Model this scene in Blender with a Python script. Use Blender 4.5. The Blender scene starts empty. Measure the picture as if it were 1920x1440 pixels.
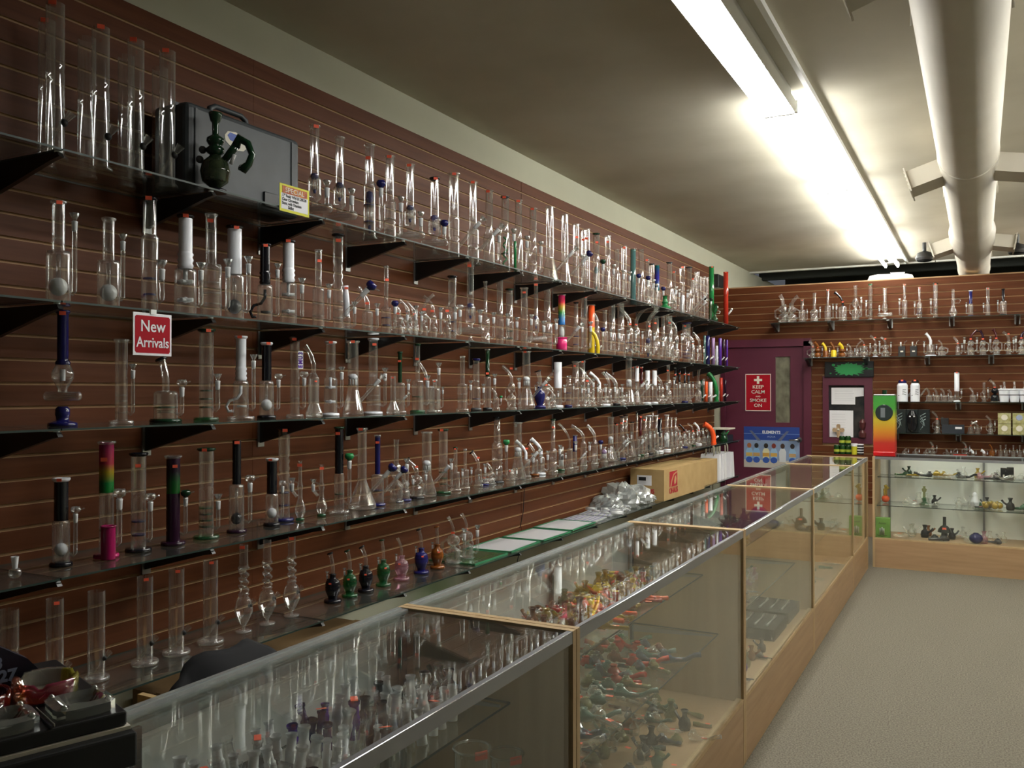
import bpy, math, random
from mathutils import Vector, Matrix, Euler
SC = bpy.context.scene
C = SC.collection
rnd = random.Random(7)
PI = math.pi

# ------------------------------------------------------------ camera, world, exposure
H = 1.54                      # eye height
F = 1650.0                    # focal length in pixels of a 1920 px wide frame
YAW = math.radians(28.0)
PITCH = math.atan(13 / F)
cam_d = bpy.data.cameras.new('camera')
cam_d.sensor_width = 36.0
cam_d.lens = F / 1920 * 36
cam_d.clip_start = 0.02
cam = bpy.data.objects.new('camera', cam_d)
C.objects.link(cam)
cam.location = (0, 0, H)
cam.rotation_euler = (PI / 2 + PITCH, 0, YAW)
SC.camera = cam

world = bpy.data.worlds.new('world')
world.use_nodes = True
world.node_tree.nodes['Background'].inputs[0].default_value = (0.75, 0.8, 0.9, 1)
world.node_tree.nodes['Background'].inputs[1].default_value = 0.02
SC.world = world
SC.view_settings.view_transform = 'Standard'
SC.view_settings.look = 'None'
SC.view_settings.exposure = 2.35
SC.view_settings.gamma = 1.0
SC.view_settings.use_curve_mapping = False
SC.cycles.transparent_max_bounces = 40
SC.cycles.max_bounces = 7
SC.cycles.diffuse_bounces = 4
SC.cycles.glossy_bounces = 4
SC.cycles.caustics_reflective = False
SC.cycles.caustics_refractive = False
SC.cycles.use_denoising = True
SC.cycles.sample_clamp_indirect = 4.0

TUBE_E = 10.0                  # radiance of the fluorescent tubes
LENS_E = 9.0                  # radiance of the diffuser of the near fixture

# ------------------------------------------------------------ materials
MATS = {}
def mat(name, col=(0.5, 0.5, 0.5), rough=0.5, metal=0.0, spec=0.5, emit=None, es=1.0):
    if name in MATS: return MATS[name]
    m = bpy.data.materials.new(name); m.use_nodes = True
    b = m.node_tree.nodes['Principled BSDF']
    b.inputs['Base Color'].default_value = (*col, 1)
    b.inputs['Roughness'].default_value = rough
    b.inputs['Metallic'].default_value = metal
    b.inputs['Specular IOR Level'].default_value = spec
    if emit:
        b.inputs['Emission Color'].default_value = (*emit, 1)
        b.inputs['Emission Strength'].default_value = es
    m.diffuse_color = (*col, 1)
    MATS[name] = m
    return m

def N(nt, t, **kw):
    n = nt.nodes.new(t)
    for k, v in kw.items():
        if hasattr(n, k): setattr(n, k, v)
        else: n.inputs[k].default_value = v
    return n

def math_node(nt, op, a, b=None, clamp=False):
    n = nt.nodes.new('ShaderNodeMath'); n.operation = op; n.use_clamp = clamp
    for i, x in enumerate((a, b)):
        if x is None: continue
        if isinstance(x, (int, float)): n.inputs[i].default_value = x
        else: nt.links.new(x, n.inputs[i])
    return n.outputs[0]

def noise_mat(name, c1, c2, scale=(1, 1, 1), nscale=5.0, detail=4.0, rough=0.5, bump=0.0, spec=0.5, coord='Position', lo=0.3, hi=0.7, coat=0.0):
    """two colours mixed by stretched noise, on any surface"""
    m = mat(name, c1, rough, spec=spec)
    nt = m.node_tree; b = nt.nodes['Principled BSDF']
    if coord == 'Position': src = N(nt, 'ShaderNodeNewGeometry').outputs['Position']
    else: src = N(nt, 'ShaderNodeTexCoord').outputs['Object']
    mp = nt.nodes.new('ShaderNodeMapping'); mp.inputs['Scale'].default_value = scale
    nt.links.new(src, mp.inputs[0])
    no = N(nt, 'ShaderNodeTexNoise'); no.inputs['Scale'].default_value = nscale; no.inputs['Detail'].default_value = detail
    nt.links.new(mp.outputs[0], no.inputs['Vector'])
    cr = nt.nodes.new('ShaderNodeValToRGB')
    cr.color_ramp.elements[0].position = lo; cr.color_ramp.elements[0].color = (*c1, 1)
    cr.color_ramp.elements[1].position = hi; cr.color_ramp.elements[1].color = (*c2, 1)
    nt.links.new(no.outputs['Fac'], cr.inputs[0])
    nt.links.new(cr.outputs[0], b.inputs['Base Color'])
    b.inputs['Coat Weight'].default_value = coat
    if bump:
        bp = nt.nodes.new('ShaderNodeBump'); bp.inputs['Strength'].default_value = bump; bp.inputs['Distance'].default_value = 0.004
        nt.links.new(no.outputs['Fac'], bp.inputs['Height']); nt.links.new(bp.outputs[0], b.inputs['Normal'])
    return m

def glass(name, tint=(0.96, 0.98, 0.97), r0=0.05, power=4.0, rough=0.02, haze_mix=0.02, haze_col=(0.8, 0.82, 0.8), edge=None):
    """thin sheet of glass: see-through, reflecting more towards grazing view"""
    if name in MATS: return MATS[name]
    m = bpy.data.materials.new(name); m.use_nodes = True
    nt = m.node_tree; nt.nodes.clear()
    out = nt.nodes.new('ShaderNodeOutputMaterial')
    geo = nt.nodes.new('ShaderNodeNewGeometry')
    dot = nt.nodes.new('ShaderNodeVectorMath'); dot.operation = 'DOT_PRODUCT'
    nt.links.new(geo.outputs['Normal'], dot.inputs[0]); nt.links.new(geo.outputs['Incoming'], dot.inputs[1])
    c = math_node(nt, 'ABSOLUTE', dot.outputs['Value'])
    om = math_node(nt, 'SUBTRACT', 1.0, c, True)
    pw = math_node(nt, 'POWER', om, power)
    fr = math_node(nt, 'ADD', math_node(nt, 'MULTIPLY', pw, 1 - r0), r0, True)
    tr = nt.nodes.new('ShaderNodeBsdfTransparent')
    if edge:   # the wall is looked through lengthwise at a tube's edge: more of its own colour there
        mx = nt.nodes.new('ShaderNodeMix'); mx.data_type = 'RGBA'
        mx.inputs[6].default_value = (*tint, 1); mx.inputs[7].default_value = (*edge, 1)
        nt.links.new(math_node(nt, 'POWER', om, 2.0), mx.inputs[0]); nt.links.new(mx.outputs[2], tr.inputs[0])
    else: tr.inputs[0].default_value = (*tint, 1)
    gl = nt.nodes.new('ShaderNodeBsdfGlossy'); gl.inputs['Roughness'].default_value = rough
    gl.inputs['Color'].default_value = (0.95, 0.97, 0.96, 1)
    df = nt.nodes.new('ShaderNodeBsdfDiffuse'); df.inputs[0].default_value = (*haze_col, 1)
    m1 = nt.nodes.new('ShaderNodeMixShader'); m1.inputs[0].default_value = haze_mix
    if edge: nt.links.new(math_node(nt, 'ADD', math_node(nt, 'MULTIPLY', math_node(nt, 'POWER', om, 2.5), 0.30), haze_mix, True), m1.inputs[0])  # diffuse rim paints in the bright white edges of clear glass
    nt.links.new(tr.outputs[0], m1.inputs[1]); nt.links.new(df.outputs[0], m1.inputs[2])
    m2 = nt.nodes.new('ShaderNodeMixShader')
    nt.links.new(fr, m2.inputs[0]); nt.links.new(m1.outputs[0], m2.inputs[1]); nt.links.new(gl.outputs[0], m2.inputs[2])
    nt.links.new(m2.outputs[0], out.inputs[0])
    MATS[name] = m
    return m

def ramp_mat(name, stops, rough=0.25):
    """colour bands along the object's own height (Generated Z)"""
    m = mat(name, stops[0][1], rough)
    nt = m.node_tree; b = nt.nodes['Principled BSDF']
    tc = nt.nodes.new('ShaderNodeTexCoord'); sp = nt.nodes.new('ShaderNodeSeparateXYZ')
    nt.links.new(tc.outputs['Generated'], sp.inputs[0])
    cr = nt.nodes.new('ShaderNodeValToRGB')
    e = cr.color_ramp.elements
    e[0].position, e[0].color = stops[0][0], (*stops[0][1], 1)
    e[1].position, e[1].color = stops[-1][0], (*stops[-1][1], 1)
    for p, c in stops[1:-1]:
        x = e.new(p); x.color = (*c, 1)
    nt.links.new(sp.outputs[2], cr.inputs[0]); nt.links.new(cr.outputs[0], b.inputs['Base Color'])
    return m

M_PANE = glass('shelf_glass', (0.955, 0.97, 0.955), 0.05, 5, 0.015, 0.045, (0.45, 0.47, 0.42))
M_CASE = glass('case_glass', (0.97, 0.985, 0.97), 0.04, 5, 0.01, 0.012)
M_EDGE = mat('glass_edge', (0.022, 0.04, 0.033), 0.35, spec=0.3)
GL = {}
GL['c'] = glass('clear_glass', (0.975, 0.98, 0.975), 0.11, 2.0, 0.06, 0.035, (0.95, 0.95, 0.94), (0.72, 0.75, 0.73))
GL['f'] = glass('frosted_glass', (0.6, 0.61, 0.61), 0.05, 4, 0.3, 0.75, (0.93, 0.95, 0.97))
GL['w'] = mat('white_opal_glass', (0.88, 0.90, 0.97), 0.12)
GL['k'] = mat('black_glass', (0.008, 0.008, 0.012), 0.1)
GL['b'] = mat('cobalt_glass', (0.012, 0.012, 0.10), 0.1)
GL['B'] = glass('blue_tinted_glass', (0.22, 0.22, 0.75), 0.06, 3, 0.04, 0.25, (0.05, 0.05, 0.4))
GL['g'] = mat('green_glass_solid', (0.02, 0.22, 0.06), 0.1)
GL['G'] = glass('green_tinted_glass', (0.15, 0.5, 0.25), 0.06, 3, 0.04, 0.35, (0.02, 0.14, 0.05))
GL['D'] = mat('dark_green_glass', (0.008, 0.035, 0.015), 0.1)
GL['r'] = mat('red_glass', (0.45, 0.03, 0.015), 0.12)
GL['d'] = mat('dark_red_glass', (0.07, 0.008, 0.012), 0.12)
GL['o'] = mat('orange_glass', (0.85, 0.10, 0.02), 0.2)
GL['y'] = mat('yellow_glass', (0.70, 0.50, 0.02), 0.15)
GL['m'] = mat('magenta_glass', (0.32, 0.01, 0.09), 0.12)
GL['M'] = mat('hot_pink_glass', (0.72, 0.02, 0.17), 0.15)
GL['a'] = mat('amber_glass', (0.20, 0.06, 0.01), 0.1)
GL['p'] = glass('pink_tinted_glass', (0.85, 0.6, 0.68), 0.06, 3, 0.04, 0.3, (0.5, 0.28, 0.34))
GL['n'] = mat('dark_purple_glass', (0.025, 0.006, 0.022), 0.12)
GL['v'] = mat('violet_glass', (0.10, 0.03, 0.30), 0.15)
GL['l'] = mat('lilac_glass', (0.35, 0.22, 0.45), 0.2)
GL['t'] = glass('teal_mottled_glass', (0.3, 0.5, 0.5), 0.06, 3, 0.04, 0.6, (0.10, 0.24, 0.24))
GL['h'] = mat('smoke_grey_glass', (0.06, 0.06, 0.065), 0.15)
GL['R'] = ramp_mat('rainbow_glass', [(0.0, (0.02, 0.16, 0.5)), (0.2, (0.02, 0.16, 0.4)), (0.42, (0.05, 0.28, 0.05)), (0.6, (0.5, 0.32, 0.03)), (0.75, (0.6, 0.02, 0.05)), (1.0, (0.5, 0.01, 0.12))])
GL['J'] = ramp_mat('magenta_yellow_green_glass', [(0.0, (0.005, 0.14, 0.02)), (0.2, (0.005, 0.16, 0.03)), (0.42, (0.35, 0.25, 0.01)), (0.58, (0.35, 0.03, 0.05)), (1.0, (0.28, 0.01, 0.09))])
GL['P'] = ramp_mat('purple_green_glass', [(0.0, (0.005, 0.09, 0.01)), (0.3, (0.005, 0.07, 0.015)), (0.6, (0.015, 0.008, 0.02)), (1.0, (0.035, 0.004, 0.03))])
GL['Q'] = ramp_mat('teal_violet_glass', [(0.0, (0.0, 0.10, 0.10)), (0.5, (0.03, 0.02, 0.30)), (0.8, (0.02, 0.05, 0.18)), (1.0, (0.0, 0.15, 0.12))])
M_STK = mat('price_sticker_orange', (1.0, 0.14, 0.07), 0.6)
M_BLACK = mat('black_plastic', (0.01, 0.01, 0.011), 0.45)
M_RUB = mat('black_rubber', (0.008, 0.008, 0.008), 0.7)
M_STEEL = mat('brushed_steel', (0.45, 0.46, 0.46), 0.3, 0.9)
M_DARKMETAL = mat('black_painted_steel', (0.012, 0.012, 0.012), 0.35, 0.0)
M_ALU = mat('aluminium_rail', (0.34, 0.35, 0.37), 0.35, 0.6)
M_HILITE = mat('rail_highlight_metal', (0.85, 0.87, 0.9), 0.22, 1.0)  # brighter metal than the rail, paints its edge highlight
M_CLIP = mat('white_rubber_bumper', (0.75, 0.8, 0.78), 0.4)
M_WHITE = mat('white_paint', (0.72, 0.73, 0.68), 0.6)
M_PAPER = mat('white_paper', (0.80, 0.80, 0.84), 0.8)
M_TAN = mat('raw_mdf', (0.42, 0.27, 0.145), 0.8)
M_SLAT = noise_mat('slat_laminate', (0.094, 0.0275, 0.0088), (0.130, 0.0405, 0.0145), (1.0, 1.0, 20), 2.2, 5, 0.48, 0.0, 0.16, lo=0.35, hi=0.72)
M_GROOVE = mat('groove_mdf', (0.34, 0.21, 0.11), 0.85)
M_CEIL = noise_mat('ceiling_paint', (0.46, 0.425, 0.335), (0.57, 0.535, 0.44), (1, 1, 1), 1.1, 6, 0.85, 0.0, 0.2, lo=0.3, hi=0.6)
M_WALL = noise_mat('cream_wall_paint', (0.47, 0.47, 0.37), (0.52, 0.52, 0.41), (1, 1, 1), 1.5, 3, 0.8, 0.0, 0.2)
M_MAROON = noise_mat('maroon_paint', (0.085, 0.009, 0.028), (0.10, 0.012, 0.034), (1, 1, 1), 2.5, 3, 0.5)
M_CARPET = noise_mat('carpet', (0.118, 0.104, 0.079), (0.198, 0.182, 0.146), (1, 1, 1), 130, 6, 0.95, 0.5, 0.1, lo=0.38, hi=0.62)
M_MAPLE = noise_mat('maple_laminate', (0.36, 0.225, 0.12), (0.44, 0.285, 0.16), (1.2, 1.2, 16), 2.0, 5, 0.45, 0.0, 0.4, lo=0.3, hi=0.7)
M_MAPLEV = noise_mat('maple_laminate_upright', (0.46, 0.32, 0.17), (0.54, 0.385, 0.215), (14, 14, 0.8), 2.0, 4, 0.5, 0.0, 0.4)
M_CARD = noise_mat('cardboard', (0.40, 0.27, 0.12), (0.46, 0.32, 0.15), (1, 1, 1), 9, 3, 0.85, 0.0, 0.2)
M_DUCT = noise_mat('duct_paint', (0.55, 0.51, 0.43), (0.60, 0.56, 0.48), (1, 1, 1), 3, 3, 0.55, 0.0, 0.3)
M_DARKVOID = mat('dark_void_colour', (0.02, 0.024, 0.018), 0.8)  # near black puts the dark void past the ceiling into the colour
M_TUBE = mat('fluorescent_tube', (1, 1, 1), 0.4, emit=(1.0, 0.995, 0.94), es=TUBE_E)
M_LENS = mat('fluorescent_diffuser', (1, 1, 1), 0.4, emit=(1.0, 0.995, 0.94), es=LENS_E)
M_ENAMEL = mat('white_enamel', (0.78, 0.79, 0.76), 0.4)

# ------------------------------------------------------------ mesh helpers
class MB:
    def __init__(s): s.v = []; s.f = []; s.m = []; s.sm = []
    def add(s, vs, fs, mi=0, smooth=False):
        o = len(s.v); s.v += [tuple(x) for x in vs]
        for f in fs: s.f.append(tuple(i + o for i in f)); s.m.append(mi); s.sm.append(smooth)
        return s
    def box(s, a, b, mi=0, mat_top=None, mat_bot=None):
        (x0, y0, z0), (x1, y1, z1) = a, b
        vs = [(x0,y0,z0),(x1,y0,z0),(x1,y1,z0),(x0,y1,z0),(x0,y0,z1),(x1,y0,z1),(x1,y1,z1),(x0,y1,z1)]
        fs = [(0,1,5,4),(1,2,6,5),(2,3,7,6),(3,0,4,7)]
        s.add(vs, fs, mi)
        o = len(s.v) - 8
        s.f.append((o+4,o+5,o+6,o+7)); s.m.append(mi if mat_top is None else mat_top); s.sm.append(False)
        s.f.append((o+3,o+2,o+1,o)); s.m.append(mi if mat_bot is None else mat_bot); s.sm.append(False)
        return s
    def lathe(s, prof, seg=14, cx=0, cy=0, mi=0, smooth=True, M=None):
        """(radius, z) pairs turned about the vertical; M moves the result"""
        vs, fs = [], []
        if smooth and seg > 10:     # support rings keep long straight walls straight
            q = [prof[0]]
            for (r0, z0), (r1, z1) in zip(prof, prof[1:]):
                L = math.hypot(r1 - r0, z1 - z0)
                if L > 0.02:
                    f = 0.003 / L
                    q += [(r0 + (r1 - r0) * f, z0 + (z1 - z0) * f), (r1 - (r1 - r0) * f, z1 - (z1 - z0) * f)]
                q.append((r1, z1))
            prof = q
        n = len(prof)
        for r, z in prof:
            for k in range(seg):
                a = 2 * PI * k / seg
                p = Vector((cx + r * math.cos(a), cy + r * math.sin(a), z))
                vs.append(M @ p if M else p)
        for i in range(n - 1):
            for k in range(seg):
                k2 = (k + 1) % seg
                fs.append((i*seg+k, i*seg+k2, (i+1)*seg+k2, (i+1)*seg+k))
        return s.add(vs, fs, mi, smooth)
    def tube(s, pts, rad, seg=8, mi=0, cap=True):
        pts = [Vector(p) for p in pts]; n = len(pts)
        if not isinstance(rad, (list, tuple)): rad = [rad] * n
        vs, fs = [], []
        prev = None
        for i, p in enumerate(pts):
            d = (pts[min(i+1, n-1)] - pts[max(i-1, 0)]).normalized()
            ref = Vector((0, 0, 1)) if prev is None and abs(d.z) < 0.9 else (Vector((0, 1, 0)) if prev is None else prev)
            u = (ref - d * ref.dot(d)).normalized(); prev = u
            w = d.cross(u)
            for k in range(seg):
                a = 2 * PI * k / seg
                vs.append(p + (u * math.cos(a) + w * math.sin(a)) * rad[i])
        for i in range(n - 1):
            for k in range(seg):
                k2 = (k + 1) % seg
                fs.append((i*seg+k, i*seg+k2, (i+1)*seg+k2, (i+1)*seg+k))
        s.add(vs, fs, mi, True)
        if cap:
            o = len(s.v) - n * seg
            s.f.append(tuple(o + k for k in range(seg - 1, -1, -1))); s.m.append(mi); s.sm.append(False)
            o2 = o + (n - 1) * seg
            s.f.append(tuple(o2 + k for k in range(seg))); s.m.append(mi); s.sm.append(False)
        return s
    def sphere(s, c, r, seg=12, rings=7, mi=0, sz=1.0):
        prof = [(max(1e-5, r * math.sin(PI * i / rings)), c[2] - r * sz * math.cos(PI * i / rings)) for i in range(rings + 1)]
        return s.lathe(prof, seg, c[0], c[1], mi)
    def ring(s, R, z, r, seg=14, cx=0, cy=0, mi=0):
        prof = [(R + r * math.cos(a), z + r * math.sin(a)) for a in [PI * 2 * k / 6 for k in range(7)]]
        return s.lathe(prof, seg, cx, cy, mi)
    def disc(s, R, z0, z1, seg=14, cx=0, cy=0, mi=0):
        return s.lathe([(1e-5, z0), (R, z0), (R, z1), (1e-5, z1)], seg, cx, cy, mi, smooth=False)
    def poly(s, pts, thick, mi=0, axis=0):
        """an outline in the plane of the other two axes given depth along one axis"""
        n = len(pts); vs = []
        for t in thick:
            for a, b in pts:
                vs.append({0: (t, a, b), 1: (a, t, b), 2: (a, b, t)}[axis])
        fs = [tuple(range(n - 1, -1, -1)), tuple(range(n, 2 * n))] + [(i, (i+1) % n, n + (i+1) % n, n + i) for i in range(n)]
        return s.add(vs, fs, mi)
    def obj(s, name, mats, parent=None, loc=None):
        me = bpy.data.meshes.new(name)
        me.from_pydata(s.v, [], s.f)
        if not isinstance(mats, (list, tuple)): mats = [mats]
        for m in mats: me.materials.append(m)
        me.polygons.foreach_set('material_index', s.m)
        me.polygons.foreach_set('use_smooth', s.sm)
        o = bpy.data.objects.new(name, me); C.objects.link(o)
        if parent is not None: o.parent = parent
        if loc is not None: o.location = loc
        return o

def tag(o, label=None, cat=None, group=None, kind=None):
    if label: o['label'] = label
    if cat: o['category'] = cat
    if group: o['group'] = group
    if kind: o['kind'] = kind
    return o

def thing(name, label, cat, loc=(0, 0, 0), rz=0.0, group=None):
    o = bpy.data.objects.new(name, None); C.objects.link(o)
    o.location = loc; o.rotation_euler = (0, 0, rz); o.empty_display_size = 0.05
    return tag(o, label, cat, group)

def struct(name, mb, m, label=None):
    o = mb.obj(name, m); o['kind'] = 'structure'
    if label: o['label'] = label
    return o

def copy_part(o, parent, loc=None):
    c = o.copy(); C.objects.link(c); c.parent = parent
    if loc is not None: c.location = loc
    return c

def box(name, a, b, m, parent=None, loc=None):
    return MB().box(a, b).obj(name, m, parent, loc)

def rbox(name, a, b, m, parent=None, bev=0.004, seg=2):
    o = box(name, a, b, m, parent)
    md = o.modifiers.new('edge', 'BEVEL'); md.width = bev; md.segments = seg
    return o

def text(name, s, size, m, parent, loc, rot, align='CENTER', ext=0.0006, sx=1.0, bold=0.0):
    cu = bpy.data.curves.new(name, 'FONT'); cu.body = s; cu.size = size; cu.extrude = ext; cu.offset = bold
    cu.align_x = align; cu.align_y = 'CENTER'; cu.resolution_u = 3
    cu.materials.append(m)
    f = bpy.data.objects.new(name, cu)
    me = bpy.data.meshes.new_from_object(f)
    bpy.data.objects.remove(f)
    o = bpy.data.objects.new(name, me); C.objects.link(o)
    o.parent = parent; o.location = loc; o.rotation_euler = rot; o.scale = (sx, 1, 1)
    return o

# a pixel of the photograph turned into a place in the room, on a wall plane at x (or y)
_f0 = (-math.sin(YAW), math.cos(YAW)); _r0 = (math.cos(YAW), math.sin(YAW))
_cp, _sp = math.cos(PITCH), math.sin(PITCH)
def ray(u, v):
    x, y = (u - 960) / F, (720 - v) / F
    return (_f0[0]*_cp + _r0[0]*x - _f0[0]*_sp*y, _f0[1]*_cp + _r0[1]*x - _f0[1]*_sp*y, _sp + _cp*y)
def at_x(u, v, X):
    d = ray(u, v); t = X / d[0]; return Vector((X, d[1]*t, H + d[2]*t)), t
def at_y(u, v, Y):
    d = ray(u, v); t = Y / d[1]; return Vector((d[0]*t, Y, H + d[2]*t)), t
def at_z(u, v, Z):
    d = ray(u, v); t = (Z - H) / d[2]; return Vector((d[0]*t, d[1]*t, Z)), t

ORD = 'first second third fourth fifth sixth seventh eighth ninth tenth eleventh twelfth thirteenth fourteenth fifteenth sixteenth seventeenth eighteenth nineteenth twentieth'.split()
def ordn(i):
    if i < 20: return ORD[i]
    n = i + 1
    return '%d%s' % (n, {1: 'st', 2: 'nd', 3: 'rd'}.get(n % 10, 'th') if n % 100 not in (11, 12, 13) else 'th')
# ============================================================ SETTING
WX = -2.70                    # left wall
PY = 10.0                     # partition at the back
CEIL = 3.13
struct('floor', MB().box((-2.75, -3.0, -0.05), (3.6, 14.6, 0.0)), M_CARPET, 'grey beige low pile carpet')
struct('ceiling', MB().box((-2.75, -3.0, CEIL), (3.6, 11.9, CEIL + 0.06)), M_CEIL, 'stained greige plaster ceiling')
struct('trim_1', MB().box((-2.75, 11.86, CEIL - 0.02), (3.6, 11.92, CEIL + 0.08)), M_WHITE, 'pale edge of the ceiling')
back = struct('wall_left', MB().box((WX - 0.06, -3.0, 0.0), (WX - 0.012, 14.6, CEIL)), M_WALL, 'cream painted wall')
struct('wall_right', MB().box((3.5, -3.0, 0.0), (3.56, 14.6, CEIL)), M_WALL)
struct('wall_front', MB().box((-2.75, -3.06, 0.0), (3.56, -3.0, CEIL)), M_WALL)
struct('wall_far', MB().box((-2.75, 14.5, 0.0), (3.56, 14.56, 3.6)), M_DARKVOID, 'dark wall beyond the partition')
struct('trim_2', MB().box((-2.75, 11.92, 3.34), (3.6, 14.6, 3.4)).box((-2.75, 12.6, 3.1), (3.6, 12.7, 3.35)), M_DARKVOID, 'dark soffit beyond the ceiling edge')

# slatwall on the left wall: every slat is a board of its own, raw edges showing in the grooves
SP = 0.0762; GAP = 0.0105; TOPZ = 2.93
MB().box((WX - 0.012, -1.0, 0.485), (WX + 0.006, 9.99, TOPZ)).obj('backing_board', M_GROOVE, back)
def slat_mesh(L, hgt, axis):
    mb = MB()
    if axis == 'y': mb.box((0.0021, 0, 0), (0.011, L, hgt), 0, 1, 1)
    else: mb.box((0, -0.011, 0), (L, -0.0021, hgt), 0, 1, 1)
    o = mb.obj('slat', [M_SLAT, M_TAN]); me = o.data; bpy.data.objects.remove(o)
    return me
segs = [(-1.0, 0.2995), (0.3005, 2.7395), (2.7405, 5.178), (5.182, 7.6195), (7.6205, 9.985)]
NROW = 32
for (y0, y1) in segs:
    me = slat_mesh(y1 - y0, SP - GAP, 'y')
    for r in range(NROW):
        o = bpy.data.objects.new('slat', me); C.objects.link(o); o.parent = back
        o.location = (WX + 0.004, y0, TOPZ - (r + 1) * SP + GAP)
# end strip of the slatwall, the wall behind it shows above as a white band
# partition across the back
wb = MB()
wb.box((WX - 0.01, PY - 0.004, 0), (-2.61, PY + 0.12, 2.70))
wb.box((-2.61, PY - 0.004, 2.085), (-1.62, PY + 0.12, 2.70))
wb.box((-1.62, PY - 0.004, 0), (-1.50, PY + 0.12, 2.70))
wb.box((-1.50, PY - 0.004, 1.70), (-1.0, PY + 0.12, 2.70))
wb.box((-1.50, PY - 0.004, 0), (-1.0, PY + 0.12, 0.98))
wb.box((-1.0, PY - 0.004, 0), (3.5, PY + 0.12, 2.70))
part = struct('wall_back', wb, M_GROOVE, 'slatwall partition that stops below the ceiling')
box('top_cap', (WX, PY - 0.012, 2.70), (3.5, PY + 0.13, 2.712), M_TAN, part)
cache = {}
for r in range(36):
    z0 = 2.70 - (r + 1) * SP + GAP; z1 = z0 + SP - GAP
    iv = []
    if z0 > 2.085: iv = [(WX + 0.01, 0.80), (0.806, 3.5)]
    else:
        if z1 > 1.0 and z0 < 1.68: iv = [(-1.615, -1.505), (-0.995, 0.80), (0.806, 3.5)]
        else: iv = [(-1.615, 0.80), (0.806, 3.5)]
    if z0 < 0.3: continue
    for a, b in iv:
        k = round(b - a, 3)
        if k not in cache: cache[k] = slat_mesh(b - a, SP - GAP, 'x')
        o = bpy.data.objects.new('slat', cache[k]); C.objects.link(o); o.parent = part
        o.location = (a, PY - 0.002, z0)
struct('trim_3', MB().box((-2.70, PY - 0.02, 0.0), (-2.61, PY + 0.01, 2.02)), M_WALL, 'cream strip between slatwall and maroon door')

# door in the partition
dr = MB().box((-2.56, PY + 0.0, 0.0), (-2.005, PY + 0.05, 2.03)).box((-1.845, PY, 0.0), (-1.70, PY + 0.05, 2.03)).box((-2.005, PY, 0.0), (-1.845, PY + 0.05, 1.19)).box((-2.005, PY, 1.92), (-1.845, PY + 0.05, 2.03))
door = struct('door_1', dr, M_MAROON, 'maroon door with a tall narrow glass light')
M_DIMROOM = noise_mat('dim_room_glass', (0.10, 0.10, 0.07), (0.22, 0.21, 0.15), (4, 1, 3), 3, 4, 0.25)  # opaque pane, the dim room behind is put into its colour
box('pane', (-2.005, PY + 0.02, 1.19), (-1.845, PY + 0.03, 1.92), M_DIMROOM, door)
fr = MB().box((-2.61, PY - 0.03, 0.0), (-2.56, PY + 0.02, 2.085)).box((-1.70, PY - 0.03, 0.0), (-1.62, PY + 0.02, 2.085)).box((-2.61, PY - 0.03, 2.03), (-1.62, PY + 0.02, 2.115))
fr.obj('frame', M_MAROON, door)
hd = MB().lathe([(1e-4, 0), (0.028, 0), (0.03, 0.012), (0.012, 0.02), (0.012, 0.05)], 14, M=Matrix.Translation((-1.75, PY, 1.005)) @ Matrix.Rotation(PI / 2, 4, 'X'))
hd.tube([(-1.75, PY - 0.05, 1.005), (-1.79, PY - 0.052, 1.003), (-1.85, PY - 0.05, 1.0)], [0.011, 0.010, 0.008])
hd.obj('handle', M_STEEL, door)

# window in the partition with a maroon frame
win = struct('window_1', MB().box((-1.50, PY - 0.03, 0.98), (-1.44, PY + 0.06, 1.70)).box((-1.08, PY - 0.03, 0.98), (-1.0, PY + 0.06, 1.70)).box((-1.44, PY - 0.03, 1.60), (-1.08, PY + 0.06, 1.70)).box((-1.44, PY - 0.03, 0.98), (-1.08, PY + 0.06, 1.04)), M_MAROON, 'small office window with a maroon frame')
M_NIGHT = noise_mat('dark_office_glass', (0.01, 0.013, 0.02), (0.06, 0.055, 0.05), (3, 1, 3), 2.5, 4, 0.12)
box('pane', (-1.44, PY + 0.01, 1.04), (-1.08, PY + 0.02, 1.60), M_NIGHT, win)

# ------------------------------------------------------------ ceiling fixtures
def fixture(y0, y1, kind, x, label, group='fluorescent strip lights in a row along the ceiling'):
    t = thing('fluorescent_fixture', label, 'ceiling light', (x, (y0 + y1) / 2, CEIL), 0, group)
    L = (y1 - y0) / 2 - 0.02
    if kind == 'wrap':
        MB().box((-0.06, -L, -0.075), (0.06, L, -0.001)).obj('housing', M_ENAMEL, t)
        MB().poly([(-0.078, -0.128), (-0.075, -0.135), (0.075, -0.135), (0.078, -0.128)], (-L + 0.02, L - 0.02), axis=1).obj('diffuser', M_LENS, t)
        MB().poly([(-0.088, -0.0755), (-0.082, -0.132), (-0.079, -0.132), (-0.084, -0.078), (0.084, -0.078), (0.079, -0.132), (0.082, -0.132), (0.088, -0.0755)], (-L, L), axis=1).obj('reflector', M_ENAMEL, t)
        for s in (-1, 1):
            MB().poly([(-0.082, -0.077), (-0.077, -0.137), (0.077, -0.137), (0.082, -0.077)], (s * L - 0.01, s * L + 0.01), axis=1).obj('end_cap', M_ENAMEL, t)
    else:
        MB().poly([(-0.022, -0.05), (0.022, -0.05), (0.03, -0.002), (-0.03, -0.002)], (-L, L), axis=1).obj('housing', M_ENAMEL, t)
        for s in (-1, 1):
            MB().tube([(s * 0.068, -L + 0.03, -0.085), (s * 0.068, L - 0.03, -0.085)], 0.019, 10).obj('tube', M_TUBE, t)
            for e in (-1, 1):
                MB().box((s * 0.068 - 0.012, e * L - 0.012, -0.108), (s * 0.068 + 0.012, e * L + 0.012, -0.045)).box((min(0, s * .078), e * L - 0.012, -0.05), (max(0, s * .078), e * L + 0.012, -0.044)).obj('lamp_holder', M_ENAMEL, t)
    return t
LX = -0.93
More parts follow.
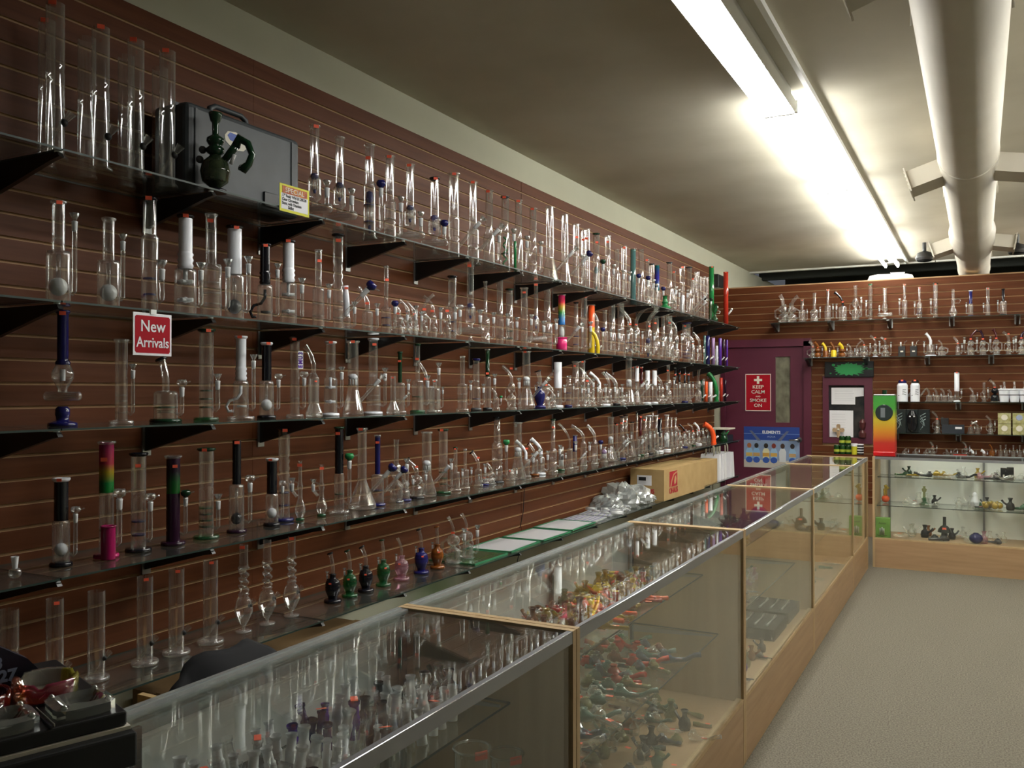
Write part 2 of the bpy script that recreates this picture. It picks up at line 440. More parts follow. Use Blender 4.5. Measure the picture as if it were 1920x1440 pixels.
fixture(2.3, 4.78, 'wrap', LX, 'nearest ceiling strip light with a wide glowing diffuser')
fixture(4.82, 6.9, 'bare', LX, 'bare twin tube strip light next after the wide diffuser')
fixture(6.94, 9.2, 'bare', LX, 'third ceiling strip light, bare tubes above the counter run')
fixture(9.24, 11.5, 'bare', LX, 'farthest strip light, its tube ends show above the partition')
MB().box((-0.012, -4.7, -0.03), (0.012, 4.7, 0)).obj('shadow_line', M_ENAMEL, None, (LX + 0.15, 7.1, CEIL))  # bar added to draw the housing's shadow line on the ceiling
tag(bpy.data.objects['shadow_line'], 'thin strip put in for the housing shadow line beside the strip lights', 'shadow_line')
RX = 1.15
for i, (a, b) in enumerate(((3.4, 5.6), (6.2, 8.4), (9.3, 11.6))):
    fixture(a, b, 'bare', RX, 'bare twin tube strip light, %s from the entrance in the row past the duct' % ORD[i], 'strip lights in the row beyond the duct')

# ------------------------------------------------------------ duct
DX, DZ, DR = -0.055, 2.905, 0.158
duct = thing('air_duct', 'round cream painted air duct hung below the ceiling', 'duct', (DX, 1.0, DZ))
def dseg(y0, y1, prof):
    M = Matrix.Rotation(-PI / 2, 4, 'X')
    mb = MB().lathe([(r, y) for r, y in prof], 40, M=M)
    return mb.obj('duct_section', M_DUCT, duct, (0, y0 - 1.0, 0))
dseg(-2.9, 0, [(DR, 0), (DR, 5.3), (DR + 0.004, 5.3), (DR + 0.004, 5.33), (DR, 5.33)])
dseg(2.43, 0, [(DR, 0), (DR, 3.2), (DR + 0.004, 3.2), (DR + 0.004, 3.24), (DR, 3.24)])
dseg(5.67, 0, [(DR, 0), (DR, 2.55)])
dseg(8.22, 0, [(DR, 0), (DR + 0.022, 0.25), (DR + 0.022, 0.9), (DR, 1.15), (DR, 1.17)])
dseg(9.39, 0, [(DR, 0), (DR, 1.6), (DR + 0.005, 1.6), (DR + 0.005, 1.63), (DR, 1.63), (DR, 3.0)])
def register(y, side, tilt):
    s = side
    mb = MB(); mb.box((0.0, -0.14, -0.055), (0.20, 0.14, 0.055))
    mb2 = MB(); mb2.box((0.20, -0.165, -0.075), (0.208, 0.165, 0.075))
    e = bpy.data.objects.new('register_box', None)
    o = mb.obj('register_box', M_DUCT, duct)
    o.location = (s * 0.135, y - 1.0, -0.02); o.rotation_euler = (0, tilt, 0 if s > 0 else PI)
    bpy.data.objects.remove(e)
    f = mb2.obj('flange', M_DUCT, o)
    for k in range(5):
        MB().box((0.2081, -0.14, -0.055 + k * 0.025), (0.212, 0.14, -0.045 + k * 0.025)).obj('louvre', M_DUCT, o)
    for (yy, zz) in ((-0.155, -0.065), (0.155, 0.065)):
        pass
for y in (2.9, 6.0, 9.0):
    register(y, -1, 0.30); register(y, 1, 0.18)
for k, y in enumerate((1.2, 3.6, 6.9, 10.2)):
    MB().tube([(-0.166, 0, 0), (-0.162, 0, 0.1), (-0.10, 0, 0.222)], 0.006, 6).tube([(0.166, 0, 0), (0.162, 0, 0.1), (0.10, 0, 0.222)], 0.006, 6).obj('hanger_strap', M_DUCT, duct, (0, y - 1.0, 0))
for i, (x, y) in enumerate(((-0.52, 10.4), (0.34, 10.3))):
    t = thing('ceiling_speaker', ['small black ceiling speaker left of the duct', 'small black ceiling speaker right of the duct'][i], 'speaker', (x, y, CEIL))
    MB().lathe([(1e-4, 0), (0.02, 0), (0.02, -0.09), (0.07, -0.11), (0.09, -0.16), (0.08, -0.19), (1e-4, -0.195)], 18).obj('body', M_BLACK, t)
    MB().lathe([(0.02, -0.196), (0.06, -0.196), (0.07, -0.20), (1e-4, -0.202)], 18).obj('grille', M_DARKMETAL, t)
# black speaker box on the left wall above the end of the slatwall
t = thing('wall_speaker', 'flat black box high on the cream wall past the slatwall', 'speaker', (WX - 0.01, 10.19, 2.74))
rbox('body', (0, -0.12, 0), (0.05, 0.12, 0.15), M_BLACK, t)
rbox('grille', (0.05, -0.11, 0.01), (0.054, 0.11, 0.14), M_DARKMETAL, t, 0.001)
# curved white cover lying on top of the partition
t = thing('white_cover', 'long white cover lying on top of the back partition', 'cover', (-0.83, 10.07, 2.713))
MB().poly([(-0.22, 0), (-0.20, 0.045), (-0.12, 0.06), (0.16, 0.05), (0.215, 0.035), (0.23, 0)], (-0.05, 0.05), axis=1).obj('lid', M_PAPER, t)
MB().poly([(0.02, 0.055), (0.12, 0.052), (0.14, 0.07), (0.0, 0.072)], (-0.03, 0.03), axis=1).obj('fold', M_PAPER, t)

# ------------------------------------------------------------ glass shelves and brackets on the left wall
SZ = {1: 2.235, 2: 1.795, 3: 1.425, 4: 0.995, 5: 0.61}
SNAME = {1: 'top', 2: 'second', 3: 'third', 4: 'fourth', 5: 'bottom'}
PJ = [0.475, 1.63, 2.785, 3.94, 5.095, 6.25, 7.405, 8.56, 9.77]
pane_me = {}
SHD = {1: 0.35, 2: 0.35, 3: 0.35, 4: 0.35, 5: 0.35}
for s, z in SZ.items():
    for i in range(8):
        L = PJ[i + 1] - PJ[i] - 0.004
        k = round(L, 3)
        if k not in pane_me:
            mb = MB(); mb.box((0, 0, 0), (0.345, L, 0.006), 1, 0, 0)
            o = mb.obj('glass_shelf', [M_PANE, M_EDGE]); pane_me[k] = o.data; bpy.data.objects.remove(o)
        o = bpy.data.objects.new('glass_shelf', pane_me[k]); C.objects.link(o)
        o.location = (WX + 0.018, PJ[i] + 0.002, z)
        tag(o, 'glass shelf pane, %s from the near end of the %s shelf on the long wall' % (ORD[i], SNAME[s]), 'shelf', 'glass panes of the %s wall shelf' % SNAME[s])
    for k in range(17):
        y = 1.63 + 0.577 * (k - 2)
        if y > 9.85: break
        if k == 0:
            pass
        t = thing('shelf_bracket', 'black steel bracket under the %s wall shelf, %s from the near end' % (SNAME[s], ORD[k]), 'bracket', (WX + 0.015, y, z), 0, 'brackets under the %s wall shelf' % SNAME[s])
        if s == 1 and k == 0:
            A = MB().poly([(0.0, -0.105), (0.0, -0.004), (0.335, -0.004), (0.345, -0.018), (0.30, -0.026)], (-0.008, 0.008), axis=1).obj('arm', M_DARKMETAL, t)
            Bp = MB().box((0.0, -0.018, -0.12), (0.006, 0.018, -0.004)).obj('hook_plate', M_STEEL, t)
            Cp = MB().lathe([(1e-4, -0.012), (0.007, -0.010), (0.009, -0.001), (0.009, 0.0)], 8).obj('bumper', M_CLIP, t, (0.325, 0, 0))
            BR = (A, Bp, Cp)
        else:
            copy_part(BR[0], t); copy_part(BR[1], t); copy_part(BR[2], t, (0.325, 0, 0))

# shelves on the partition
BZ = {1: 2.27, 2: 1.885, 3: 1.425, 4: 1.11, 5: 0.885}
BX = {1: -2.01, 2: -1.66, 3: -0.80, 4: -0.80, 5: -0.80}
for s, z in BZ.items():
    x = BX[s]; i = 0
    while x < 1.2:
        x1 = x + 1.15
        MBx = MB(); MBx.box((0, 0, 0), (x1 - x - 0.004, 0.28, 0.006), 1, 0, 0)
        o = MBx.obj('glass_shelf', [M_PANE, M_EDGE]); o.location = (x, PY - 0.30, z)
        tag(o, 'glass shelf pane on the back partition, %s row, %s from the door side' % (SNAME[s], ORD[i]), 'shelf', 'glass panes on the back partition')
        x = x1; i += 1
    x = BX[s] + 0.03; i = 0
    while x < 1.2:
        t = thing('shelf_bracket', 'dark bracket under the %s shelf of the back partition, %s from the door side' % (SNAME[s], ORD[i]), 'bracket', (x, PY - 0.015, z), -PI / 2, 'brackets on the back partition')
        copy_part(BR[0], t).scale = (0.8, 1.6, 0.8); b = copy_part(BR[1], t); b.scale = (1, 1.4, 0.6)
        x += 0.577; i += 1
# ============================================================ DISPLAY CASES
CF, CR = -0.862, -1.372       # front and rear faces of the long counter
CTOP = 0.965
CY = [0.20, 1.955, 3.675, 5.39, 7.225, 8.215]
M_DOORW = mat('white_sliding_door', (0.88, 0.90, 0.87), 0.35)
M_CLEARP = glass('clear_rail_plastic', (0.75, 0.8, 0.8), 0.10, 3, 0.15, 0.35, (0.85, 0.9, 0.9))
M_BRONZE = mat('dark_bronze_upright', (0.10, 0.09, 0.075), 0.4, 0.4)
def case(y0, y1, label, axis='y', shelves=((0.77, -1.03), (0.53, -0.965)), top_gap=0):
    """counter along the wall; local x runs from the rear (0) to the front (D), y along it"""
    D = CF - CR; L = y1 - y0
    if axis == 'y': t = thing('display_case', label, 'display case', (CR, y0, 0), 0, 'glass display counters')
    else: t = thing('display_case', label, 'display case', (y0, 8.84, 0), -PI / 2, 'glass display counters')
    T = 0.019
    def P(name, a, b, m): return box(name, a, b, m, t)
    P('side_panel', (0, 0, 0), (D, T, CTOP), M_MAPLEV)
    P('side_panel', (0, L - T, 0), (D, L, CTOP), M_MAPLEV)
    P('base_front', (D - 0.02, T, 0.0), (D - 0.001, L - T, 0.255), M_MAPLE)
    P('deck', (0.0, T, 0.24), (D - 0.021, L - T, 0.258), M_MAPLE)
    P('base_lip', (D - 0.03, T, 0.256), (D - 0.001, L - T, 0.272), M_MAPLEV)
    P('front_pane', (D - 0.012, T, 0.272), (D - 0.006, L - T, CTOP - 0.028), M_CASE)
    P('top_pane', (0.03, T, CTOP - 0.010), (D - 0.006, L - T, CTOP - 0.004), M_CASE)
    # front rail: grey face, bright bead added as the highlight along its edge
    MB().box((D - 0.016, T, CTOP - 0.030), (D - 0.001, L - T, CTOP - 0.001)).obj('front_rail', M_ALU, t)
    MB().tube([(D - 0.003, T, CTOP - 0.002), (D - 0.003, L - T, CTOP - 0.002)], 0.0022, 6).obj('rail_highlight', M_HILITE, t)
    MB().box((0.0, T, CTOP - 0.055), (0.012, L - T, CTOP)).box((0.012, T, CTOP - 0.012), (0.034, L - T, CTOP - 0.002)).obj('rear_rail', M_CLEARP, t)
    MB().box((0.0, T, 0.258), (0.012, L - T, 0.285)).obj('door_track', M_ALU, t)
    h = L / 2
    P('sliding_door', (0.014, T + 0.005, 0.285), (0.020, h + 0.03, CTOP - 0.055), M_DOORW)
    P('sliding_door', (0.003, h - 0.03, 0.285), (0.009, L - T - 0.005, CTOP - 0.055), M_DOORW)
    for yy in (T + 0.006, h, L - T - 0.024):
        P('shelf_standard', (0.024, yy, 0.285), (0.034, yy + 0.018, CTOP - 0.03), M_BRONZE)
    for z, xf in shelves:
        xl = xf - CR
        MB().box((0.036, T + 0.004, z - 0.006), (xl, L - T - 0.004, z), 1, 0, 0).obj('glass_shelf', [M_CASE, M_EDGE], t)
        for yy in (T + 0.008, h, L - T - 0.022):
            MB().poly([(0.03, z - 0.035), (0.03, z - 0.0065), (xl - 0.02, z - 0.0065), (xl - 0.02, z - 0.012)], (yy, yy + 0.005), axis=1).obj('shelf_arm', M_ALU, t)
    return t
names = ['nearest glass and maple display counter with frosted parts on its shelves',
         'second glass display counter, full of colourful hand pipes',
         'third glass display counter with a black tray of silver tools',
         'fourth glass display counter, nearly empty, green glass on the deck',
         'short fifth glass display counter ending in the corner']
for i in range(5): case(CY[i], CY[i + 1] - 0.004, names[i])
# the counter across the back: x runs along it, front face towards the room
def back_case(x0, x1, label):
    t = thing('display_case', label, 'display case', (x0, 8.30, 0), 0, 'glass display counters')
    L = x1 - x0; T = 0.019; D = 0.5
    def P(name, a, b, m): return box(name, a, b, m, t)
    P('side_panel', (0, 0, 0), (T, D, CTOP), M_MAPLEV); P('side_panel', (L - T, 0, 0), (L, D, CTOP), M_MAPLEV)
    P('base_front', (T, 0.001, 0), (L - T, 0.02, 0.245), M_MAPLE)
    P('deck', (T, 0.021, 0.23), (L - T, D, 0.248), M_MAPLE)
    P('base_lip', (T, 0.001, 0.245), (L - T, 0.03, 0.258), M_MAPLEV)
    P('front_pane', (T, 0.006, 0.258), (L - T, 0.012, CTOP - 0.02), M_CASE)
    P('top_pane', (T, 0.006, CTOP - 0.010), (L - T, D - 0.03, CTOP - 0.004), M_CASE)
    P('front_rail', (T, 0.001, CTOP - 0.022), (L - T, 0.016, CTOP - 0.001), M_ALU)
    MB().box((T, D - 0.02, CTOP - 0.04), (L - T, D, CTOP)).obj('rear_rail', M_ALU, t)
    P('sliding_door', (T + 0.002, D - 0.02, 0.25), (L / 2 + 0.03, D - 0.014, CTOP - 0.04), M_DOORW)
    P('sliding_door', (L / 2 - 0.03, D - 0.010, 0.25), (L - T, D - 0.004, CTOP - 0.04), M_DOORW)
    for z, d in ((0.775, 0.27), (0.53, 0.36)):
        MB().box((T + 0.003, D - 0.03 - d, z - 0.006), (L - T - 0.003, D - 0.03, z), 1, 0, 0).obj('glass_shelf', [M_CASE, M_EDGE], t)
        for xx in (T + 0.006, L / 2, L - T - 0.012):
            MB().box((xx, D - 0.03 - d + 0.02, z - 0.014), (xx + 0.005, D - 0.03, z - 0.0065)).obj('shelf_arm', M_ALU, t)
    for xx in (T + 0.07, L * 0.68, L - T - 0.03):
        P('shelf_standard', (xx, D - 0.034, 0.25), (xx + 0.018, D - 0.024, CTOP - 0.03), M_ALU)
    return t
back_case(-0.835, 0.42, 'back glass display counter at the corner with a green box inside')
back_case(0.425, 2.1, 'back glass display counter further along from the corner')
# ============================================================ GLASSWARE
CNAME = dict(c='clear', f='frosted', w='white', k='black', b='cobalt blue', B='blue tinted', g='green', G='green tinted', D='dark green', r='red', d='dark red', o='orange', y='yellow', m='magenta', M='hot pink', a='amber', p='pink', n='dark purple', v='violet', l='lilac', t='teal mottled', h='smoke grey', R='rainbow banded', J='magenta, yellow and green', P='purple and green', Q='teal and violet')
def opts(s):
    o = {}
    for w in s.split():
        if '=' in w: k, v = w.split('=', 1); o[k] = v
        else: o[w] = '1'
    return o

def bowl(t, p, kind, col, sc, tilt=0.0, far=False):
    """frosted joint with a bowl on it, standing at p (local), leaning by tilt in the xz plane"""
    M = Matrix.Translation(p) @ Matrix.Rotation(tilt, 4, 'Y')
    sg = 8 if far else 10
    MB().lathe([(0.006*sc, -0.004), (0.0085*sc, 0.0), (0.0095*sc, 0.026*sc), (0.0105*sc, 0.03*sc), (0.007*sc, 0.032*sc)], sg, M=M).obj('joint', GL['f'], t)
    if col == 'f': return
    if kind == 'f':
        pr = [(0.005*sc, 0.03*sc), (0.006*sc, 0.036*sc), (0.017*sc, 0.058*sc), (0.016*sc, 0.059*sc), (0.006*sc, 0.040*sc)]
    else:
        pr = [(0.005*sc, 0.03*sc), (0.008*sc, 0.034*sc), (0.018*sc, 0.042*sc), (0.020*sc, 0.052*sc), (0.016*sc, 0.062*sc), (0.013*sc, 0.062*sc), (0.010*sc, 0.048*sc)]
    MB().lathe(pr, sg, M=M).obj('bowl', GL[col], t)
    if not far and col != 'f' and kind != 'f':
        q = [M @ Vector((0.018*sc, 0, 0.05*sc)), M @ Vector((0.034*sc, 0, 0.055*sc))]
        MB().tube(q, [0.0035*sc, 0.0025*sc], 6).obj('bowl_handle', GL['c'], t)

def bands(t, spec, R, h0, h1, sg):
    """diffuser discs at even heights: colour and count, e.g. b2"""
    col, n = spec[0], int(spec[1:] or 1)
    for i in range(n):
        z = h0 + (h1 - h0) * (i + 0.5) / n
        MB().lathe([(1e-4, z - 0.002), (R * 0.98, z - 0.003), (R * 1.01, z), (R * 0.98, z + 0.003), (1e-4, z + 0.002)], sg).obj('diffuser_disc', GL[col], t)

def perc(t, spec, R, z, hh, sg):
    k, col = (spec.split(':') + ['c'])[:2]
    g = GL[col]
    if k == 'ball':
        MB().sphere((0, 0, z + R * 0.85), R * 0.80, sg + 2, 8, sz=1.05).obj('ball_diffuser', g, t)
        MB().tube([(0, 0, z + R * 1.6), (0, 0, z + hh)], R * 0.22, 6).obj('inner_stem', GL['c'], t)
    elif k == 'dome':
        MB().lathe([(1e-4, z + hh), (R * 0.5, z + hh * 0.97), (R * 0.86, z + hh * 0.8), (R * 0.88, z + hh * 0.62), (R * 0.7, z + hh * 0.52), (1e-4, z + hh * 0.5)], sg).obj('dome_diffuser', g, t)
        mb = MB()
        for i in range(8):
            a = 2 * PI * i / 8
            mb.tube([(R * 0.68 * math.cos(a), R * 0.68 * math.sin(a), z), (R * 0.68 * math.cos(a), R * 0.68 * math.sin(a), z + hh * 0.52)], R * 0.15, 5)
        mb.obj('tree_arms', GL['f'], t)
    elif k == 'tree':
        MB().lathe([(1e-4, z + hh), (R * 0.55, z + hh * 0.96), (R * 0.72, z + hh * 0.8), (R * 0.5, z + hh * 0.72)], sg).obj('dome_diffuser', g, t)
        mb = MB()
        for i in range(6):
            a = 2 * PI * i / 6
            mb.tube([(R * 0.5 * math.cos(a), R * 0.5 * math.sin(a), z + hh * 0.15), (R * 0.5 * math.cos(a), R * 0.5 * math.sin(a), z + hh * 0.75)], R * 0.14, 5)
        mb.obj('tree_arms', GL['c'], t)
        MB().lathe([(R * 0.2, z), (R * 0.3, z + hh * 0.15), (R * 0.2, z + hh * 0.2)], sg).obj('inner_stem', g, t)
    elif k == 'hook':
        MB().tube([(0, 0, z + hh), (0, 0, z + hh * 0.72), (-R * 0.5, 0, z + hh * 0.5), (-R * 1.45, 0, z + hh * 0.42), (-R * 1.9, 0, z + hh * 0.2), (-R * 1.6, 0, z), (-R * 1.1, 0, z + hh * 0.02)], R * 0.2, 8).obj('hook_tube', g, t)
        MB().tube([(-R * 0.5, 0, z + hh * 0.2), (R * 0.75, 0, z + hh * 0.2)], R * 0.16, 8).obj('inline_bar', g, t)
    elif k == 'spiral':
        MB().tube([(R * 0.4 * math.cos(i * 0.9), R * 0.4 * math.sin(i * 0.9), z + hh * i / 24) for i in range(25)], R * 0.2, 6).obj('spiral_coil', g, t)
    elif k == 'cross':
        for zz in (0.25, 0.75):
            mb = MB(); mb.tube([(-R * .8, 0, z + hh * zz), (R * .8, 0, z + hh * zz)], R * 0.2, 6); mb.tube([(0, -R * .8, z + hh * zz), (0, R * .8, z + hh * zz)], R * 0.2, 6)
            mb.sphere((0, 0, z + hh * zz), R * 0.32, 8, 5).obj('cross_diffuser', g, t)
        MB().tube([(0, 0, z + hh * 0.7), (0, 0, z + hh * 1.1)], R * 0.22, 6).obj('inner_stem', g, t)

def sticker(t, p, ang, sc=1.0, rz=0.0):
    """small fluorescent price label stuck on the side that faces ang (local)"""
    mb = MB(); w, h = 0.0095 * sc, 0.006 * sc
    mb.box((-0.0006, -w, -h), (0.0006, w, h))
    o = mb.obj('price_sticker', M_STK, t, p); o.rotation_euler = (0, 0, ang)
    return o

def side_joint(t, kind, R, h, sc, col, bk, far, frac=0.5):
    sg = 8 if far else 10
    if kind == 'v':        # upright arm beside the body
        x = R + 0.021 * sc; zt = h * frac
        z0 = max(h * 0.10, 0.02)
        MB().tube([(R * 0.9, 0, z0 + 0.012), (x - 0.006, 0, z0 + 0.003), (x, 0, z0 + 0.012), (x, 0, zt)], [0.006*sc, 0.0065*sc, 0.0085*sc, 0.0085*sc], sg, cap=False).obj('downstem', GL['c'], t)
        bowl(t, (x, 0, zt), bk, col, sc, 0, far)
    elif kind == 's':      # slanted downstem
        a = math.radians(42)
        z0 = h * 0.12; L = h * 0.22 + 0.03 * sc
        p0 = Vector((R * 0.3, 0, z0)); d = Vector((math.sin(a), 0, math.cos(a)))
        p1 = p0 + d * (L + R * 0.7)
        MB().tube([p0, p1], 0.0085 * sc, sg, cap=False).obj('downstem', GL['c'], t)
        bowl(t, p1, bk, col, sc * 1.1, a, far)
    elif kind == 'g':      # black grommet with a small pull-out stem
        a = math.radians(40); z0 = h * 0.24
        d = Vector((math.sin(a), 0, math.cos(a))); p = Vector((R * 0.96, 0, z0))
        MB().sphere(tuple(p), 0.011 * sc, 8, 6).obj('grommet', M_RUB, t)
        MB().tube([p - d * h * 0.2, p], 0.006 * sc, 6, cap=False).tube([p, p + d * 0.035 * sc], [0.006 * sc, 0.013 * sc], 8, cap=False).obj('pull_out_bowl', GL['c'], t)

def lip(t, R, z, col, sg, k=1.0):
    g = GL[col]
    MB().lathe([(R * 0.98, z - 0.010*k), (R * 1.22, z - 0.006*k), (R * 1.30, z - 0.002*k), (R * 1.22, z + 0.002*k), (R * 0.9, z + 0.001*k), (R * 0.88, z - 0.006*k)], sg).obj('mouthpiece_lip', g, t)

def foot(t, R, col, sg, th=0.012):
    MB().lathe([(1e-4, 0), (R, 0), (R * 1.02, th * 0.5), (R * 0.96, th), (R * 0.4, th * 1.2), (1e-4, th * 1.2)], sg).obj('base', GL[col] if col in GL else GL['c'], t)

def bent_neck(t, z, h, r, col, lipc, lean, sg, x0=0.0):
    """neck that rises and then leans over, flared at the mouth"""
    H2 = h - z
    pts = [(x0, 0, z), (x0, 0, z + H2 * 0.35), (x0 + lean * 0.25, 0, z + H2 * 0.62), (x0 + lean * 0.7, 0, z + H2 * 0.88), (x0 + lean, 0, z + H2)]
    MB().tube(pts, [r, r, r, r, r * 1.3], sg, cap=False).obj('neck', GL[col], t)
    if lipc:
        a = math.atan2(pts[-1][0] - pts[-2][0], pts[-1][2] - pts[-2][2])
        M = Matrix.Translation(pts[-1]) @ Matrix.Rotation(a, 4, 'Y')
        MB().lathe([(r * 0.9, -0.004), (r * 1.65, -0.003), (r * 1.75, 0.001), (r * 1.6, 0.004), (r * 0.9, 0.003)], sg, M=M).obj('mouthpiece_lip', GL[lipc], t)
    return Vector(pts[2])

def make_pipe(t, kind, h, rn, rb, o, far, stk_ang):
    sg = 10 if far else 16
    sc = max(0.55, min(1.15, h / 0.36)) if kind in ('str', 'can', 'bkr', 'inl', 'urn', 'inl2') else max(0.5, min(1.0, h / 0.24))
    c = o.get('body', 'c'); G = GL[c]; nk = o.get('neck'); j = o.get('j', 'v'); bk = o.get('bk', 'f'); bc = o.get('bc', 'c')
    stz, str_ = h - 0.008, rn * 1.15
    if kind == 'str':
        z0 = 0.012; nf = float(o.get('nf', 0.5)); top = h * nf if nk else h
        pr = [(rn, z0), (rn, h * 0.55), (rn * 0.93, h * 0.575), (rn, h * 0.60)]
        if o.get('bulge'): pr = [(rn, z0), (rn, h * .42), (rn * .8, h * .45), (rn * 1.05, h * .49), (rn * .8, h * .53), (rn * 1.05, h * .57), (rn * .8, h * .61), (rn * 1.05, h * .65), (rn * .8, h * .68), (rn, h * .71)]
        if o.get('step'): pr = [(rn * 1.08, z0), (rn * 1.08, h * .40), (rn * 1.15, h * .66), (rn * 0.86, h * .68)]; rn *= 0.86
        pr = [p for p in pr if p[1] < top - 0.01] + [(rn, top)]
        MB().lathe(pr, sg).obj('tube', G, t)
        if nk: MB().lathe([(rn, top), (rn, h - 0.004), (rn * 0.9, h - 0.003), (rn * 0.9, h * 0.9)], sg).obj('neck', GL[nk], t)
        foot(t, rn * float(o.get('fr', 1.75)), o.get('base', 'c'), sg)
        R, fz = rn, 0.45
    elif kind == 'can':
        cf = float(o.get('cf', 0.55)); z0 = 0.012
        pr = [(rb, z0), (rb, h * cf - 0.012), (rb * 0.93, h * cf - 0.003), (rn * 1.05, h * cf)]
        if o.get('waist'): pr = [(rb, z0), (rb, h * cf * .42), (rb * .8, h * cf * .45), (rb * 1.08, h * cf * .49), (rb * .8, h * cf * .53), (rb, h * cf * .56), (rb, h * cf - 0.012), (rn * 1.05, h * cf)]
        MB().lathe(pr, sg).obj('body', G, t)
        np_ = [(rn, h * cf), (rn, h - 0.004), (rn * 0.9, h - 0.004)]
        if o.get('ridge'): np_ = [(rn, h * cf)] + [(rn * (1.18 if i % 2 else 1.0), h * cf + h * 0.028 * i) for i in range(1, 6)] + [(rn, h * cf + h * .16), (rn, h - .004), (rn * .9, h - .004)]
        MB().lathe(np_, sg).obj('neck', GL[nk] if nk else G, t)
        if not nk and not far: MB().lathe([(rn * 0.98, h * (cf + .1)), (rn * 0.6, h * (cf + .12)), (rn * 0.98, h * (cf + .14))], sg).obj('ice_catcher', GL['c'], t)
        foot(t, rb * float(o.get('fr', 1.3)), o.get('base', 'c'), sg)
        R = rb
    elif kind == 'bkr':
        MB().lathe([(1e-4, 0.001), (rb * 0.96, 0.001), (rb, 0.008), (rb * 0.97, 0.02), (rn * 1.02, h * 0.34), (rn, h * 0.38), (rn, (h * .6 if nk else h))], sg + 4).obj('body', G, t)
        if nk: MB().lathe([(rn, h * .6), (rn, h - .003), (rn * .9, h - .003)], sg).obj('neck', GL[nk], t)
        R = rn * 1.6; j = 's' if j == 'v' else j
        if o.get('base'): foot(t, rb * 1.12, o['base'], sg, 0.008)
    elif kind in ('rig', 'rec', 'urn', 'gourd'):
        lean = float(o.get('lean', -0.22)) * h
        R = rb
        if kind == 'rig':
            bh = h * float(o.get('cf', 0.5))
            MB().lathe([(rb, 0.01), (rb, bh - 0.008), (rb * 0.85, bh), (rn, bh + 0.004)], sg).obj('body', G, t)
            foot(t, rb * 1.3, o.get('base', 'c'), sg)
            if nk == 'none': pass
            else: bent_neck(t, bh, h, rn, nk or c, o.get('lip'), lean, sg)
            if not far: MB().lathe([(rb * 0.9, bh * 0.3), (rb * 0.5, bh * 0.34), (rb * 0.9, bh * 0.38)], sg).obj('inner_ring', GL['c'], t)
        elif kind == 'rec':
            foot(t, rb * 1.25, o.get('base', 'c'), sg, 0.009)
            MB().lathe([(rb * .5, 0.008), (rb, h * .05), (rb, h * .28), (rb * .55, h * .33), (rb * .3, h * .36)], sg).obj('body', G, t)
            MB().lathe([(rb * .3, h * .36), (rb * .8, h * .42), (rb * .95, h * .50), (rb * .75, h * .58), (rn, h * .62)], sg).obj('upper_chamber', G, t)
            MB().tube([(-rb * .8, 0, h * .15), (-rb * 1.5, 0, h * .22), (-rb * 1.55, 0, h * .45), (-rb * .8, 0, h * .52)], rb * .22, 6, cap=False).obj('return_arm', GL['c'], t)
            MB().tube([(rb * .5, rb * .6, h * .12), (rb * .9, rb * 1.2, h * .3), (rb * .4, rb * .9, h * .5)], rb * .18, 6, cap=False).obj('return_arm', GL['c'], t)
            bent_neck(t, h * .6, h, rn, nk or c, o.get('lip'), lean, sg)
        elif kind == 'urn':
            foot(t, rb * 1.12, c, sg, 0.014)
            MB().lathe([(rb * .62, 0.012), (rb * .58, h * .10), (rb * .95, h * .24), (rb, h * .33), (rb * .97, h * .34), (rb, h * .35), (rb * .86, h * .44), (rb * .42, h * .50), (rb * .40, h * .56), (rb * .5, h * .58), (rb * .3, h * .585)], sg).obj('body', G, t)
            bent_neck(t, h * .57, h, rn, nk or 'c', o.get('lip'), lean, sg)
            R = rb * .55
        else:   # gourd: bulb with looped arms and a slim neck
            foot(t, rb * 0.8, o.get('base', 'c'), sg, 0.01)
            MB().lathe([(rb * .5, .01), (rb, h * .14), (rb * .95, h * .22), (rb * .45, h * .36), (rb * .4, h * .5), (rb * .55, h * .56), (rn * 1.1, h * .66), (rn, h * .98), (rn * 1.7, h)], sg).obj('body', G, t)
            MB().tube([(rb * .3, 0, h * .5), (rb * 1.4, 0, h * .5), (rb * 1.7, 0, h * .6), (rb * 1.1, 0, h * .66), (rb * .3, 0, h * .62)], rb * .15, 6, cap=False).obj('return_arm', GL['c'], t)
            stz = h * 0.93
    elif kind == 'gob':
        foot(t, rb * .9, 'c', sg, .006)
        MB().lathe([(rb * .18, .006), (rb * .16, h * .05), (rb * .55, h * .12), (rb, h * .22), (rb * 1.0, h * .27), (rb * .75, h * .37), (rn, h * .41), (rn * 1.35, h * .43), (rn, h * .45)], sg).obj('bulb', G, t)
        pts = []; rr = []
        for i in range(13):
            z = h * .45 + h * .26 * i / 12
            pts.append((rn * .3 * (1 if i % 4 == 1 else -1 if i % 4 == 3 else 0), rn * .3 * (1 if i % 4 == 0 else -1 if i % 4 == 2 else 0), z)); rr.append(rn * (1.05 if i % 2 else .72))
        MB().tube(pts, rr, sg, cap=False).obj('twisted_neck', G, t)
        MB().lathe([(rn, h * .71), (rn * 1.4, h * .735), (rn, h * .76), (rn, h)], sg).obj('tube', G, t)
        R = rb * .8; stz = h - .008; str_ = rn
        side = side_joint(t, 'g', R, h * 1.25, sc * .8, 'c', 'f', far)
    elif kind in ('inl', 'inl2'):
        rt = rb * .42; L = rb * 1.7; zc = h * (.17 if kind == 'inl' else .26)
